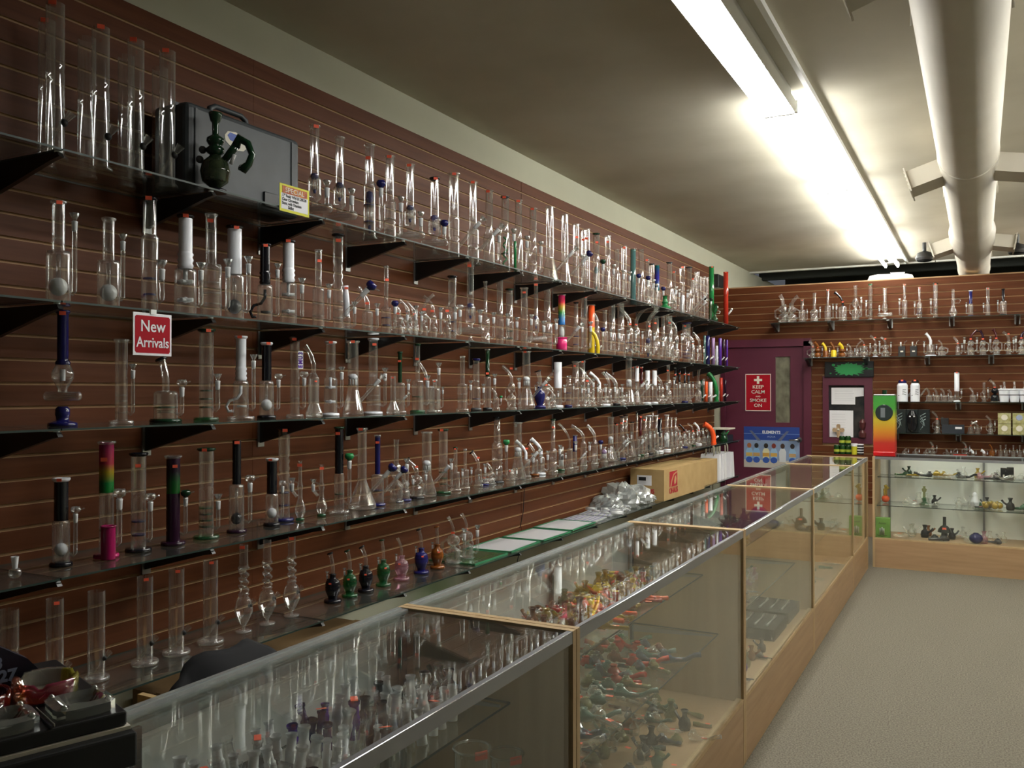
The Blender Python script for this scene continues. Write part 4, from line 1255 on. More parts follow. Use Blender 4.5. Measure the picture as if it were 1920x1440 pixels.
# dark green figure-bodied rig in front of it
p, dep = at_x(404, 212, WX + 0.31); z0 = 2.2415; h = p.z - z0
t = thing('glass_rig', 'ornate dark green rig with round belly in front of the grey case', 'water pipe', (p.x, p.y, z0), math.radians(28))
DG = GL['D']
M_OLIVE = noise_mat('dark_olive_glass', (0.014, 0.025, 0.014), (0.04, 0.055, 0.025), (1, 1, 1), 40, 3, 0.08, 0, 0.8)
foot(t, 0.04, 'k', 16)
MB().lathe([(0.012, 0.01), (0.02, 0.02), (0.045, h*.14), (0.052, h*.27), (0.045, h*.38), (0.02, h*.46), (0.018, h*.48)], 20).obj('belly', M_OLIVE, t)
MB().lathe([(0.018, h*.47), (0.03, h*.50), (0.032, h*.55), (0.02, h*.585), (0.024, h*.60), (0.031, h*.64), (0.03, h*.68), (0.016, h*.715), (0.011, h*.73), (0.012, h*.87), (0.018, h*.9), (0.023, h*.97), (0.024, h), (0.016, h)], 16).obj('neck', DG, t)
MB().tube([(0.03, 0, h*.40), (0.075, 0, h*.60)], [0.012, 0.015], 10).obj('downstem', DG, t)
MB().tube([(0.072, 0, h*.58), (0.085, 0, h*.68), (0.115, 0, h*.62), (0.13, 0, h*.48), (0.118, 0, h*.36), (0.10, 0, h*.30), (0.085, 0, h*.32)], [0.016, 0.018, 0.013, 0.012, 0.013, 0.018, 0.01], 10).obj('horn_bowl', DG, t)
MB().tube([(0.055, 0, h*.36), (0.068, 0, h*.48)], [0.007, 0.007], 8).obj('clear_stem', GL['f'], t)
for zz, xx in ((.42, -.055), (.54, -.045)):
    MB().sphere((xx, 0, h * zz), 0.014, 10, 6).obj('marble', GL['h'], t)
# yellow special sign leaning at the shelf edge
t = thing('price_sign', 'small yellow bordered SPECIAL card with handwriting on the top shelf edge', 'sign', (WX + 0.368, 2.515, 2.222))
W_, H_ = 0.165, 0.105
box('card', (0, 0, 0), (0.002, W_, H_), M_YEL, t)
box('white_field', (0.002, 0.008, 0.010), (0.0026, W_ - 0.008, H_ * .66), M_PAPER, t)
box('flame_band', (0.002, 0.014, H_ * .66), (0.0027, W_ - 0.012, H_ * .93), M_FLAME, t)
text('lettering', 'SPECIAL', 0.026, M_CREAMW, t, (0.0030, W_ / 2, H_ * .79), FX, sx=1.15)
for i, s_ in enumerate(('17" Realy Wild $1,200.00', 'Clear Chromium', 'Stem, with Titanium', '         Skillet')):
    text('handwriting', s_, 0.0155, M_INK, t, (0.0030, 0.012, H_ * .58 - i * 0.0145), FX, 'LEFT', 0.0003, 0.85, bold=0.0004)
# New Arrivals sign hanging from the second shelf
t = thing('hanging_sign', 'red and white New Arrivals sign hanging from the second shelf edge', 'sign', (WX + 0.372, 1.862, 1.652), math.radians(1))
W_, H_ = 0.150, 0.135
rbox('card', (0, 0, 0), (0.003, W_, H_), M_PAPER, t, 0.001)
o = MB().poly([(0.012, 0.008), (W_ - 0.012, 0.008), (W_ - 0.007, 0.014), (W_ - 0.007, H_ - 0.014), (W_ - 0.012, H_ - 0.009), (0.012, H_ - 0.009), (0.007, H_ - 0.014), (0.007, 0.014)], (0.003, 0.0036)).obj('red_field', M_REDSIGN, t)
text('lettering', 'New', 0.052, M_PAPER, t, (0.0042, W_ / 2, H_ * .68), FX, bold=0.0004, sx=.95)
text('lettering', 'Arrivals', 0.046, M_PAPER, t, (0.0042, W_ / 2, H_ * .30), FX, bold=0.0004, sx=.88)
MB().box((-0.002, W_ / 2 - 0.01, H_ - 0.004), (0.006, W_ / 2 + 0.012, H_ + 0.012)).obj('clip', M_CLIP, t)
# blue and white lettering on a tube of the third shelf
p, dep = at_x(555, 675, WX + 0.2)
t = thing('tube_label', 'vertical purple and white lettering sticker on a clear straight tube', 'sticker', (p.x + 0.021, p.y + 0.004, p.z), math.radians(-15))
MB().box((0, -0.012, -0.037), (0.0008, 0.012, 0.037)).obj('backing', M_PAPER, t)
for i, ch in enumerate('EMU3'):
    text('lettering', ch, 0.027, GL['v'], t, (0.0012, 0, -0.027 + i * 0.018), (RX90, -RX90, RX90), sx=.8, bold=0.0012)

# lone clear bowl near the end of the fourth shelf
p, dep = at_x(28, 1068, WX + 0.26)
t = thing('spare_bowl', 'lone clear glass bowl lying at the near end of the fourth shelf', 'bowl', (p.x, p.y, SZ[4] + 0.0065))
MB().sphere((0, 0, 0.018), 0.018, 12, 8, sz=.9).obj('bulb', GL['c'], t)
MB().lathe([(0.007, 0.03), (0.010, 0.06), (0.011, 0.065)], 10).obj('joint', GL['f'], t)

# ---- bottom wall shelf: glass sheets, paper sheets, crumpled bags, balance boxes, paper bags
z5 = SZ[5] + 0.0065
M_GSHEET = glass('green_glass_sheet', (0.35, 0.62, 0.45), 0.06, 4, 0.02, 0.3, (0.05, 0.25, 0.12))
M_GRN = mat('green_tape', (0.03, 0.20, 0.09), 0.4)
t = thing('glass_sheet', 'dark green tinted glass sheet lying at the near end of the row', 'glass sheet', (WX + 0.05, 4.02, z5), 0)
box('sheet', (0, 0, 0), (0.29, 0.36, 0.008), M_GSHEET, t); box('rim', (0, 0.355, 0.0), (0.29, 0.363, 0.010), M_GRN, t); box('rim', (0.286, 0, 0), (0.293, 0.363, 0.009), M_GRN, t)
sy = [4.42, 4.85, 5.28]
for i, y in enumerate(sy):
    t = thing('framed_sheet', '%s white sheet under glass with green taped edges on the bottom shelf' % ['near', 'middle', 'far'][i], 'glass sheet', (WX + 0.05, y, z5 + 0.002 * i), math.radians([2, -1, 1][i]), 'green edged sheets')
    box('sheet', (0.01, 0.01, 0), (0.28, 0.40, 0.005), mat('grey_white_sheet', (0.52, 0.52, 0.55), 0.4), t)
    for a, b in (((0, 0, 0), (0.29, 0.012, 0.008)), ((0, 0.40, 0), (0.29, 0.412, 0.008)), ((0, 0, 0), (0.012, 0.412, 0.008)), ((0.278, 0, 0), (0.29, 0.412, 0.008))):
        box('taped_edge', a, b, M_GRN, t)
for i, (x, y) in enumerate(((0.06, 5.72), (0.19, 5.72), (0.06, 6.02), (0.19, 6.02))):
    t = thing('vial_bag', 'flat clear packet with violet stripe, %s of four beyond the green edged sheets' % ORD[i], 'packet', (WX + x, y, z5), 0.05 * i, 'striped packets on the bottom shelf')
    box('sleeve', (0, 0, 0), (0.12, 0.27, 0.007), mat('milky_sleeve', (0.50, 0.52, 0.52), 0.3), t)
    for k in range(3): box('stripe', (0.02 + .035 * k, 0.005, 0.007), (0.026 + .035 * k, 0.265, 0.0076), mat('violet_stripe', (0.12, 0.09, 0.38), 0.5), t)
M_MILK = glass('crumpled_clear_plastic', (0.8, 0.82, 0.82), 0.15, 2.2, 0.12, 0.35, (0.75, 0.78, 0.78))
for i in range(22):
    y = 6.0 + rnd.random() * .75; x = WX + 0.06 + rnd.random() * .26
    t = thing('glass_vial', 'small clear glass vial in the loose row, %s from the near end' % ordn(i), 'vial', (x, y, z5 + 0.012 + rnd.random() * .03), rnd.uniform(-.6, .6), 'loose vials before the plastic bags')
    M = Matrix.Rotation(RX90, 4, 'Y')
    MB().lathe([(1e-4, 0), (0.010, 0.002), (0.010, 0.07), (0.006, 0.075), (0.009, 0.09)], 8, M=M).obj('vial_body', GL['f'], t)
import mathutils.noise as mnoise
for i, (x, y, sx, sy_, sz) in enumerate(((0.17, 6.62, .15, .12, .13), (0.19, 6.88, .14, .12, .10), (0.13, 6.40, .12, .10, .08), (0.20, 7.03, .11, .05, .05), (0.27, 6.28, .07, .07, .045))):
    mb = MB(); seg, rg = 26, 13; vs = []
    for a in range(rg + 1):
        for b in range(seg):
            th, ph = PI * a / rg, 2 * PI * b / seg
            d = Vector((math.sin(th) * math.cos(ph), math.sin(th) * math.sin(ph), -math.cos(th)))
            k = 1 + .35 * mnoise.noise(d * 3.1 + Vector((i * 7, 0, 0))) + .22 * mnoise.noise(d * 8 + Vector((0, i * 5, 0)))
            q = Vector((d.x * sx * k, d.y * sy_ * k, (d.z * k) * sz)); q.z = max(q.z, -sz * .45) + sz * .45
            vs.append(q)
    fs = [(a*seg+b, a*seg+(b+1) % seg, (a+1)*seg+(b+1) % seg, (a+1)*seg+b) for a in range(rg) for b in range(seg)]
    mb.add(vs, fs)
    o = mb.obj('plastic_bag', M_MILK); o.location = (WX + x, y, z5)
    tag(o, 'crumpled clear plastic bag of glass parts, %s' % ['the tallest of the heap', 'just before the cardboard boxes', 'behind at the near side', 'flattened against the cardboard box', 'small one at the shelf edge'][i], 'bag', 'crumpled bags on the bottom shelf')

def carton(name, label, loc, rz, a, b, extra=None):
    t = thing(name, label, 'box', loc, rz)
    L, W, Hh = a
    box('body', (-W, 0, 0), (0, L, Hh - 0.003), M_CARD, t)
    box('lid_flap', (-W, 0, Hh - 0.003), (-W / 2 - 0.001, L, Hh), M_CARD, t); box('lid_flap', (-W / 2 + 0.001, 0, Hh - 0.003), (0, L, Hh), M_CARD, t)
    return t
t = carton('balance_box', 'long cardboard box with a red logo, nearer of the two', (WX + 0.365, 7.10, z5), math.radians(-1.5), (1.12, 0.30, 0.262), 0)
M_OR = mat('logo_red', (0.42, 0.02, 0.03), 0.6)
box('logo_square', (0, 0.135, 0.105), (0.0012, 0.335, 0.235), M_OR, t)
MB().poly([(0.15, 0.105), (0.175, 0.105), (0.205, 0.155), (0.245, 0.20), (0.335, 0.222), (0.335, 0.229), (0.24, 0.212), (0.19, 0.17)], (0.0012, 0.0018)).obj('logo_curve', M_CARD, t)
MB().poly([(0.26, 0.118), (0.295, 0.13), (0.31, 0.165), (0.298, 0.195), (0.27, 0.185), (0.25, 0.15)], (0.0012, 0.0018)).obj('logo_curve', M_CARD, t)
text('lettering', 'OHAUS', 0.066, M_OR, t, (0.002, 0.235, 0.07), FX, sx=1.0, bold=0.002)
box('shipping_label', (-0.24, -0.0012, 0.125), (-0.11, 0, 0.21), M_PAPER, t)
box('label_print', (-0.225, -0.0018, 0.165), (-0.16, -0.0012, 0.195), M_INK, t)
text('lettering', 'OHAUS', 0.05, M_OR, t, (-0.17, -0.0012, 0.075), FY, sx=1.0, bold=0.002)
t = carton('balance_box', 'cardboard box behind the one with the red logo', (WX + 0.33, 8.26, z5), 0, (0.66, 0.29, 0.235), 0)
box('tape', (-0.17, 0.0, 0.235), (-0.12, 0.66, 0.2358), mat('brown_tape', (0.36, 0.25, 0.12), 0.3), t)
M_ROPE = mat('twisted_paper_handle', (0.62, 0.6, 0.48), 0.8)
for i in range(7):
    y = [8.98, 9.06, 9.14, 9.22, 9.30, 9.42, 9.50][i]
    t = thing('paper_bag', 'white paper carrier bag with rope handles, %s of seven from the cardboard box' % ORD[i], 'bag', (WX + (.355 if i > 4 else .335) - .015 * i % .02, y, z5), 0, 'white paper bags at the shelf end')
    w2 = .074
    MB().add([(-.21, 0, 0), (0, 0, 0), (0, w2, 0), (-.21, w2, 0), (-.20, .025, .265), (-.005, .025, .265), (-.005, .048, .265), (-.20, .048, .265)], [(0, 1, 5, 4), (1, 2, 6, 5), (2, 3, 7, 6), (3, 0, 4, 7), (3, 2, 1, 0)]).obj('body', M_PAPER, t)
    for s_ in (.024, .049):
        MB().tube([(-.15, s_, .25), (-.148, s_, .33), (-.13, s_, .37), (-.085, s_, .37), (-.067, s_, .33), (-.065, s_, .25)], .0035, 6).obj('handle', M_ROPE, t)

# end of the fourth shelf: green dish on a beige box
t = thing('beige_box', 'flat beige box top at the far end of the fourth shelf', 'box', (WX + .10, 9.45, SZ[4] + .0065))
rbox('body', (0, 0, 0), (.20, .25, .06), M_BLACK, t); rbox('lid', (-.005, -.005, .12), (.215, .28, .135), M_CREAMW, t, .002)
rbox('stand', (.05, .08, .06), (.14, .17, .12), M_BLACK, t, .003)
t = thing('green_ornament', 'small green glass figure beside the orange curved pipe', 'ornament', (WX + .27, 9.42, SZ[4] + .0665 - .06))
MB().lathe([(1e-4, 0), (.04, .0), (.045, .03), (.03, .06), (.035, .08), (.015, .10), (1e-4, .11)], 12).obj('body', GL['G'], t)
MB().tube([(.02, 0, .07), (.05, .02, .11)], [.012, .004], 6).obj('horn', GL['g'], t)

# cable dangling down the slatwall and below the shelf
for i, (pts, lab) in enumerate((([(984, 905), (981, 960), (975, 990)], 'thin black cable hanging down the slatwall above the green edged sheets'), ([(976, 1032), (972, 1042), (969, 1058)], 'thin black cable end below the bottom wall shelf'))):
    q = [at_x(u, v, WX + .03 + .3 * i)[0] for u, v in pts]
    o = MB().tube(q, .0025, 6).obj('cable', M_RUB); tag(o, lab, 'cable')

# cardboard and clutter behind the counter
t = thing('cardboard_panel', 'tall brown cardboard carton under the bottom shelf', 'box', (WX + .02, 2.15, 0))
M_KRAFT = mat('brown_kraft', (.17, .10, .04), .8)
box('body', (0, 0, 0), (.12, 1.12, .475), M_KRAFT, t); box('flap', (0.12, 0.0, .30), (.15, 1.12, .48), M_KRAFT, t)
t = thing('cardboard_panel', 'open cardboard box with clear wrap near the black jacket', 'box', (-2.26, 1.40, 0))
box('body', (0, 0, 0), (.40, .45, .56), M_CARD, t); box('flap', (.38, 0, .56), (.41, .45, .63), M_CARD, t); box('flap', (0, .43, .56), (.38, .45, .62), M_CARD, t)
t = thing('jacket_on_chair', 'black jacket slung over a chair back behind the counter', 'jacket', (-1.62, 1.60, 0))
mb = MB(); vs = []; fs = []; nu, nv = 18, 9
for a in range(nu + 1):
    for b in range(nv + 1):
        th = PI * a / nu; s_ = b / nv
        y = -.165 * math.cos(th) * (1 + .10 * math.sin(3 * s_)); z = .795 + .095 * math.sin(th) ** .7 * (1 + .06 * math.sin(7 * th)) - .40 * (s_ ** 1.7)
        vs.append((-.05 + .15 * s_ + .012 * math.sin(5 * th + 3 * s_), y, z))
for a in range(nu):
    for b in range(nv): fs.append((a*(nv+1)+b, (a+1)*(nv+1)+b, (a+1)*(nv+1)+b+1, a*(nv+1)+b+1))
mb.add(vs, fs, 0, True); o = mb.obj('jacket', mat('black_cloth', (0.006, 0.006, 0.008), 0.9), t)
md = o.modifiers.new('thick', 'SOLIDIFY'); md.thickness = .02
MB().tube([(-.03, -.17, .02), (-.03, -.17, .74), (-.03, -.12, .80), (-.03, .12, .80), (-.03, .17, .74), (-.03, .17, .02)], .012, 8).obj('chair_frame', M_BLACK, t)
MB().box((-.22, -.18, .44), (.05, .18, .48)).obj('seat', M_BLACK, t)
for y in (-.16, .16): MB().tube([(-.20, y, 0), (-.20, y, .45)], .012, 8).obj('leg', M_BLACK, t)
t = thing('blue_package', 'blue printed package lying on a carton behind the counter', 'package', (-1.95, 3.05, .50))
rbox('carton', (-.12, 0, -.5), (.30, .75, 0), M_CARD, t, .004); rbox('packet', (.02, .30, .002), (.26, .66, .045), mat('package_blue', (.02, .05, .22), .3), t, .008)
box('print', (.26, .34, .01), (.262, .60, .035), M_PALE, t); rbox('black_pouch', (.02, .04, .002), (.24, .30, .07), M_BLACK, t, .02, 3); rbox('black_pouch', (.08, .55, .045), (.2, .68, .10), M_BLACK, t, .015, 3)

# ---- foreground ashtray display on the counter
bz = CTOP + .001
RZ = math.radians(-19)
t = thing('ashtray_display', 'black ashtray display stand on the near counter with a number header', 'display stand', (-1.165, 0.925, bz), RZ)
rbox('lower_box', (-.36, -.60, 0), (.022, .008, .052), M_BLACK, t, .004)
rbox('tray', (-.36, -.60, .058), (.0, 0.0, .080), M_BLACK, t, .003)
MB().box((-.35, -.59, .052), (.004, .004, .0575)).obj('pale_edge', M_CREAMW, t)
hx = -.215
MB().poly([(-.56, .0805), (-.56, .175), (-.16, .165), (-.13, .16), (-.085, .13), (-.045, .0805)], (hx - .02, hx)).obj('header_card', M_NAVY, t)
ink = mat('header_print', (.30, .36, .55), .5)
for (y, z, s_) in ((-.155, .150, '9'), (-.215, .145, '2'), (-.135, .130, '23'), (-.190, .122, '24'), (-.115, .108, '27')):
    text('lettering', s_, .026, ink, t, (hx + .001, y, z), FX, bold=.0012, ext=.0004)
text('lettering', 'Pick your', .0115, M_PAPER, t, (hx + .001, -.185, .102), FX, bold=.0004, ext=.0004); text('lettering', 'Lucky Number', .0115, M_PAPER, t, (hx + .001, -.165, .091), FX, bold=.0004, ext=.0004)
M_ASHC = glass('thick_clear_glass', (.72, .76, .74), .20, 1.8, .06, .12, (.8, .85, .82), (.5, .55, .53))
for k in range(4):
    MB().box((-.108, -.107 * k - .109, .0801), (.0, -.107 * k - .105, .084)).obj('tray_divider', M_BLACK, t)
MB().box((-.112, -.59, .0801), (-.108, 0, .084)).obj('tray_divider', M_BLACK, t)
for i in range(3):
    x, y = -.053, -.053 - .107 * i
    a = thing('glass_ashtray', 'square clear glass ashtray in the black display, %s' % ['nearest its free corner', 'second from the free corner', 'cut off by the frame'][i], 'ashtray', t.matrix_basis @ Vector((x, y, .0805)), RZ, 'square clear ashtrays')
    s_ = .044
    vs = []
    for (r_, z_) in ((s_, .0), (s_, .016), (s_ * .72, .020), (s_ * .48, .005)):
        for k in range(24):
            an = 2 * PI * k / 24 + PI / 24; c_, n_ = math.cos(an), math.sin(an); m_ = (abs(c_) ** 5 + abs(n_) ** 5) ** (-1 / 5.0) if r_ > s_ * .6 else 1
            vs.append((r_ * c_ * m_, r_ * n_ * m_, z_))
    fs = [(q * 24 + k, q * 24 + (k + 1) % 24, (q + 1) * 24 + (k + 1) % 24, (q + 1) * 24 + k) for q in range(3) for k in range(24)] + [tuple(72 + k for k in range(24))]
    MB().add(vs, fs).obj('dish', M_ASHC, a)
    for k in range(4):
        an = PI / 4 + PI / 2 * k
        MB().sphere((.045 * math.cos(an), .045 * math.sin(an), .018), .0055, 8, 5).obj('corner_knob', M_ASHC, a)
    MB().box((-.048, -.0495, 0), (.048, -.0485, .004)).obj('card_edge', M_CREAMW, a)
def round_ash(label, x, y, cols, rz, sc):
    a = thing('round_ashtray', label, 'ashtray', t.matrix_basis @ Vector((x, y, .081)), RZ + rz)
    gs = [glass('tint_' + c, T, .08, 2.4, .05, .28, D) for c, T, D in cols]
    n = 48; R = .045 * sc
    prof = [(R * .9, 0), (R, .004), (R * 1.04, .027 * sc), (R * 1.0, .032 * sc), (R * .86, .029 * sc), (R * .78, .010), (1e-4, .008)]
    k = len(gs)
    for j in range(k):
        vs, fs = [], []
        m = n // k
        for r_, z_ in prof:
            for q in range(m + 1):
                an = 2 * PI * (j * m + q) / n
                zz = z_ - (.007 if z_ > .02 and (j * m + q) % 16 in (7, 8) else 0)
                vs.append((r_ * math.cos(an), r_ * math.sin(an), zz))
        for i_ in range(len(prof) - 1):
            for q in range(m): fs.append((i_*(m+1)+q, i_*(m+1)+q+1, (i_+1)*(m+1)+q+1, (i_+1)*(m+1)+q))
        MB().add(vs, fs, 0, True).obj('coloured_wall', gs[j], a)
    MB().disc(R * .9, 0, .003, 24).obj('base', gs[0], a)
YT = ('yellow', (.85, .82, .3), (.75, .68, .05)); PT = ('pink', (.8, .3, .45), (.6, .06, .2)); CT = ('clear', (.85, .82, .78), (.5, .48, .42)); OT = ('orange', (.85, .4, .3), (.5, .12, .06)); RT = ('red', (.7, .16, .12), (.35, .03, .02))
round_ash('round ashtray of pink, clear and yellow glass on the black display', -.152, -.075, [YT, CT, OT, PT], math.radians(40), 1.05)
round_ash('round ashtray of deep red glass at the frame edge', -.135, -.178, [RT, RT, OT, RT], 0, 1.05)

# ============================================================ PARTITION: posters and signs
yp = PY - .006
t = thing('red_poster', 'red KEEP CALM AND SMOKE ON poster on the maroon door', 'poster', (-2.334, yp, 1.315))
W_, H_ = .282, .415
box('sheet', (0, -.001, 0), (W_, .001, H_), M_REDSIGN, t)
for a, b in (((0, -.002, 0), (W_, -.001, .008)), ((0, -.002, H_ - .008), (W_, -.001, H_)), ((0, -.002, 0), (.007, -.001, H_)), ((W_ - .007, -.002, 0), (W_, -.001, H_))): box('white_border', a, b, M_CREAMW, t)
box('white_cross', (W_/2 - .045, -.0022, .335), (W_/2 + .045, -.001, .36), M_CREAMW, t); box('white_cross', (W_/2 - .013, -.0024, .305), (W_/2 + .013, -.001, .39), M_CREAMW, t)
for s_, z_, sz_ in (('KEEP', .268, .052), ('CALM', .213, .052), ('AND', .163, .022), ('SMOKE', .118, .052), ('ON', .062, .052)):
    text('lettering', s_, sz_, M_CREAMW, t, (W_/2, -.003, z_), FY, sx=1.1, bold=.0004)
t = thing('blue_poster', 'blue poster of people seen from behind on the maroon door', 'poster', (-2.352, yp, .685))
W_, H_ = .606, .455
MP = lambda n, c: mat('poster_' + n, c, .5)
blue, cream, sky = MP('blue', (.015, .05, .26)), MP('sand', (.50, .46, .40)), MP('haze', (.22, .30, .46))
def pb(n, x0, z0, x1, z1, m, y=.0): box(n, (x0, -.001 - y, z0), (x1, .0005, z1), m, t)
pb('sheet', 0, 0, W_, H_, blue); pb('sand_strip', 0, 0, W_, .085, cream, .0006); pb('haze_band', 0, .085, W_, .30, sky, .0004)
pb('light_stripe', 0, .30, W_, .306, MP('pale', (.2, .3, .55)), .0008); pb('light_stripe', 0, .375, W_, .380, MP('pale', (.2, .3, .55)), .0008)
for s_ in (0, 1):
    q = [(.06, .41), (.09, .41), (.19, .30), (.15, .30)]
    if s_: q = [(W_ - a - .05, b) for a, b in q][::-1]
    MB().poly([(a, b) for a, b in q], (-.0022, -.001), axis=1).obj('light_beam', MP('beam', (.12, .13, .2)), t)
text('lettering', 'ELEMENTS', .042, M_PAPER, t, (W_/2, -.003, .395), FY, sx=1.02, bold=.001); text('lettering', 'AQUA', .026, M_PALE, t, (W_/2, -.003, .345), FY, sx=1.2)
cols = [(.06, (.25, .45, .65), (.35, .12, .04), (.6, .4, .1)), (.14, (.2, .4, .65), (.02, .02, .02), (.5, .3, .1)), (.245, (.65, .62, .4), (.02, .015, .01), (.55, .3, .05)), (.33, (.3, .5, .7), (.2, .03, .02), (.6, .35, .08)), (.425, (.62, .64, .66), (.06, .03, .02), (.62, .64, .66)), (.53, (.25, .42, .62), (.03, .02, .02), (.5, .32, .15))]
for i, (x, c1, c2, c3) in enumerate(cols):
    f = MB().poly([(x - .034, .07), (x + .034, .07), (x + .038, .18), (x + .022, .215), (x - .022, .215), (x - .038, .18)], (-.0028, -.0012), axis=1).obj('figure_shirt', MP('shirt%d' % i, c1), t)
    MB().poly([(x + .024 * math.cos(a), .245 + .028 * math.sin(a)) for a in [PI * 2 * k / 12 for k in range(12)]], (-.0032, -.0015), axis=1).obj('figure_hair', MP('hair%d' % i, c2), t)
    if i != 4:
        MB().poly([(x - .036, .125), (x + .036, .125), (x + .036, .165), (x - .036, .165)], (-.0032, -.0015), axis=1).obj('figure_band', MP('band%d' % i, c3), t)
        MB().poly([(x + .038 * math.cos(a), .085 + .034 * math.sin(a)) for a in [PI * 2 * k / 12 for k in range(12)]], (-.0034, -.0015), axis=1).obj('figure_seat', MP('seat', (.03, .09, .38)), t)
t = thing('splat_sign', 'black sign with a green paint splat above the office window', 'sign', (-1.475, PY - .05, 1.688))
rbox('panel', (0, -.004, 0), (.49, .02, .165), mat('satin_black_panel', (.012, .013, .015), .3), t, .003)
sp = []
for k in range(36):
    a = 2 * PI * k / 36; r_ = (.10 if k % 2 else .10 + rnd.choice([.03, .06, .10, .02]))
    sp.append((.245 + r_ * math.cos(a) * 1.25, .083 + min(.072, r_ * .55) * math.sin(a)))
MB().poly(sp, (-.009, -.004), axis=1).obj('green_splat', mat('splat_green', (.03, .30, .09), .35), t)
for (x, z, r_) in ((.09, .13, .018), (.06, .04, .010), (.42, .09, .015), (.39, .14, .008), (.12, .03, .008), (.24, .15, .008), (.34, .02, .008)):
    MB().poly([(x + r_ * math.cos(a), z + r_ * .8 * math.sin(a)) for a in [PI * 2 * k / 12 for k in range(12)]], (-.009, -.004), axis=1).obj('splat_drop', MATS['splat_green'], t)
def paper(label, x0, z0, x1, z1, y, notch=None):
    t = thing('notice_paper', label, 'notice', (x0, y, z0))
    w, hh = x1 - x0, z1 - z0
    pts = [(0, 0), (w, 0), (w, hh), (0, hh)] if not notch else [(0, 0), (w * .74, 0), (w * .74, hh * .45), (w, hh * .5), (w, hh), (0, hh)]
    MB().poly(pts, (-.001, .0), axis=1).obj('sheet', M_PAPER, t)
    mb = MB()
    for k in range(7): mb.box((w * .1, -.0014, hh * (.85 - k * .1)), (w * (.7 if k % 3 == 2 else .66), -.001, hh * (.85 - k * .1) + .003))
    mb.obj('printed_lines', mat('grey_print', (.55, .55, .6), .7), t)['kind'] = 'stuff'
paper('torn white notice at the top of the office window', -1.415, 1.395, -1.09, 1.575, PY + .004, 1)
paper('white notice sheet at the bottom of the office window', -1.435, 1.045, -1.195, 1.33, PY + .004)
t = thing('wooden_cross', 'small carved brown cross ornament before the white window notice', 'ornament', (-1.34, PY - .035, 1.05))
cm = noise_mat('carved_wood', (.32, .2, .1), (.5, .36, .22), (1, 1, 1), 60, 3, .6)
MB().poly([(-.012, -.01), (.012, -.01), (.018, .05), (.045, .05), (.06, .06), (.06, .085), (.045, .095), (.018, .09), (.02, .12), (.01, .135), (-.01, .135), (-.02, .12), (-.018, .09), (-.045, .095), (-.06, .085), (-.06, .06), (-.045, .05), (-.018, .05)], (-.006, .006), axis=1).obj('cross', cm, t)
MB().sphere((0, -.01, .075), .014, 8, 6).obj('figure', M_CREAMW, t)
t = thing('figurine', 'small reddish figurine inside the office window', 'figurine', (-1.10, PY - .02, 1.045))
MB().lathe([(1e-4, 0), (.04, 0), (.042, .05), (.02, .08), (.035, .11), (.038, .16), (.02, .19), (1e-4, .20)], 12).obj('body', mat('dusky_red', (.08, .02, .02), .3), t)
MB().sphere((.0, -.02, .16), .015, 8, 5).obj('face', M_CREAMW, t)

# tall tin, cans and cup on the corner of the back counter
ctop = CTOP + .001
p = at_y(1659, 856, 8.42)[0]
t = thing('tall_box', 'tall green, yellow and red box with a round dark window', 'box', (p.x, 8.42, ctop))
tin = ramp_mat('green_to_red_print', [(0, (.55, .015, .015)), (.22, (.5, .03, .02)), (.42, (.6, .25, .02)), (.60, (.55, .42, .03)), (.78, (.06, .30, .04)), (1, (.04, .26, .04))], .35)
hh = at_y(1659, 742, 8.42)[0].z - ctop
box('body', (-.088, -.05, 0), (.088, .12, hh), tin, t)
rbox('lid', (-.086, -.048, hh), (.086, .118, hh + .012), M_STEEL, t, .003); MB().disc(.02, hh + .012, hh + .05, 12).obj('knob', GL['D'], t)
MB().lathe([(1e-4, 0), (.068, 0), (.072, .003), (.068, .006), (1e-4, .006)], 24, M=Matrix.Translation((0, -.05, hh * .72)) @ Matrix.Rotation(RX90, 4, 'X')).obj('round_window', mat('tinted_window', (.03, .04, .04), .1), t)
box('inner_tube', (-.028, -.0575, hh * .64), (.008, -.0565, hh * .80), mat('grey_reflect', (.16, .18, .2), .3), t)
rbox('base', (-.09, -.06, 0), (.09, .125, .04), mat('glossy_red', (.55, .012, .015), .2), t, .006)
for i, (u, v) in enumerate(((1569, 855), (1580, 855), (1591, 855), (1579, 836), (1590, 836))):
    lvl = 0 if i < 3 else 1
    p = at_y(u, 855, 8.5)[0]
    t = thing('green_can', 'small dark green can, %s' % ['left of the bottom three', 'middle of the bottom three', 'right of the bottom three', 'left of the two on top', 'right of the two on top'][i], 'can', (p.x, 8.5, ctop + lvl * .083), 0, 'stacked green cans')
    MB().lathe([(1e-4, 0), (.024, 0), (.026, .003), (.026, .072), (.022, .078), (.022, .081), (1e-4, .081)], 16).obj('can_body', mat('can_green', (.008, .05, .01), .25), t)
    MB().lathe([(.0263, .02), (.0263, .042)], 16).obj('label_band', mat('can_yellow', (.35, .42, .04), .4), t); MB().disc(.021, .081, .0825, 16).obj('lid', M_STEEL, t)
p = at_y(1602, 855, 8.46)[0]
t = thing('yellow_cup', 'white rimmed yellow tub beside the green cans', 'tub', (p.x, 8.46, ctop))
MB().lathe([(1e-4, 0), (.022, 0), (.026, .075), (1e-4, .075)], 16).obj('tub', mat('tub_yellow', (.6, .58, .03), .4), t); MB().disc(.028, .075, .1, 16).obj('lid', M_PAPER, t)
for i in range(4):
    p = at_y(1613, 855, 8.47)[0]
    t = thing('striped_tin', 'flat black and white tin, %s in its stack' % ['lowest', 'second', 'third', 'topmost'][i], 'tin', (p.x, 8.47, ctop + i * .024), .1 * i, 'stack of flat tins')
    MB().disc(.03, 0, .015, 16).obj('tin', M_BLACK, t); MB().disc(.0305, .015, .023, 16).obj('lid', M_PAPER, t)

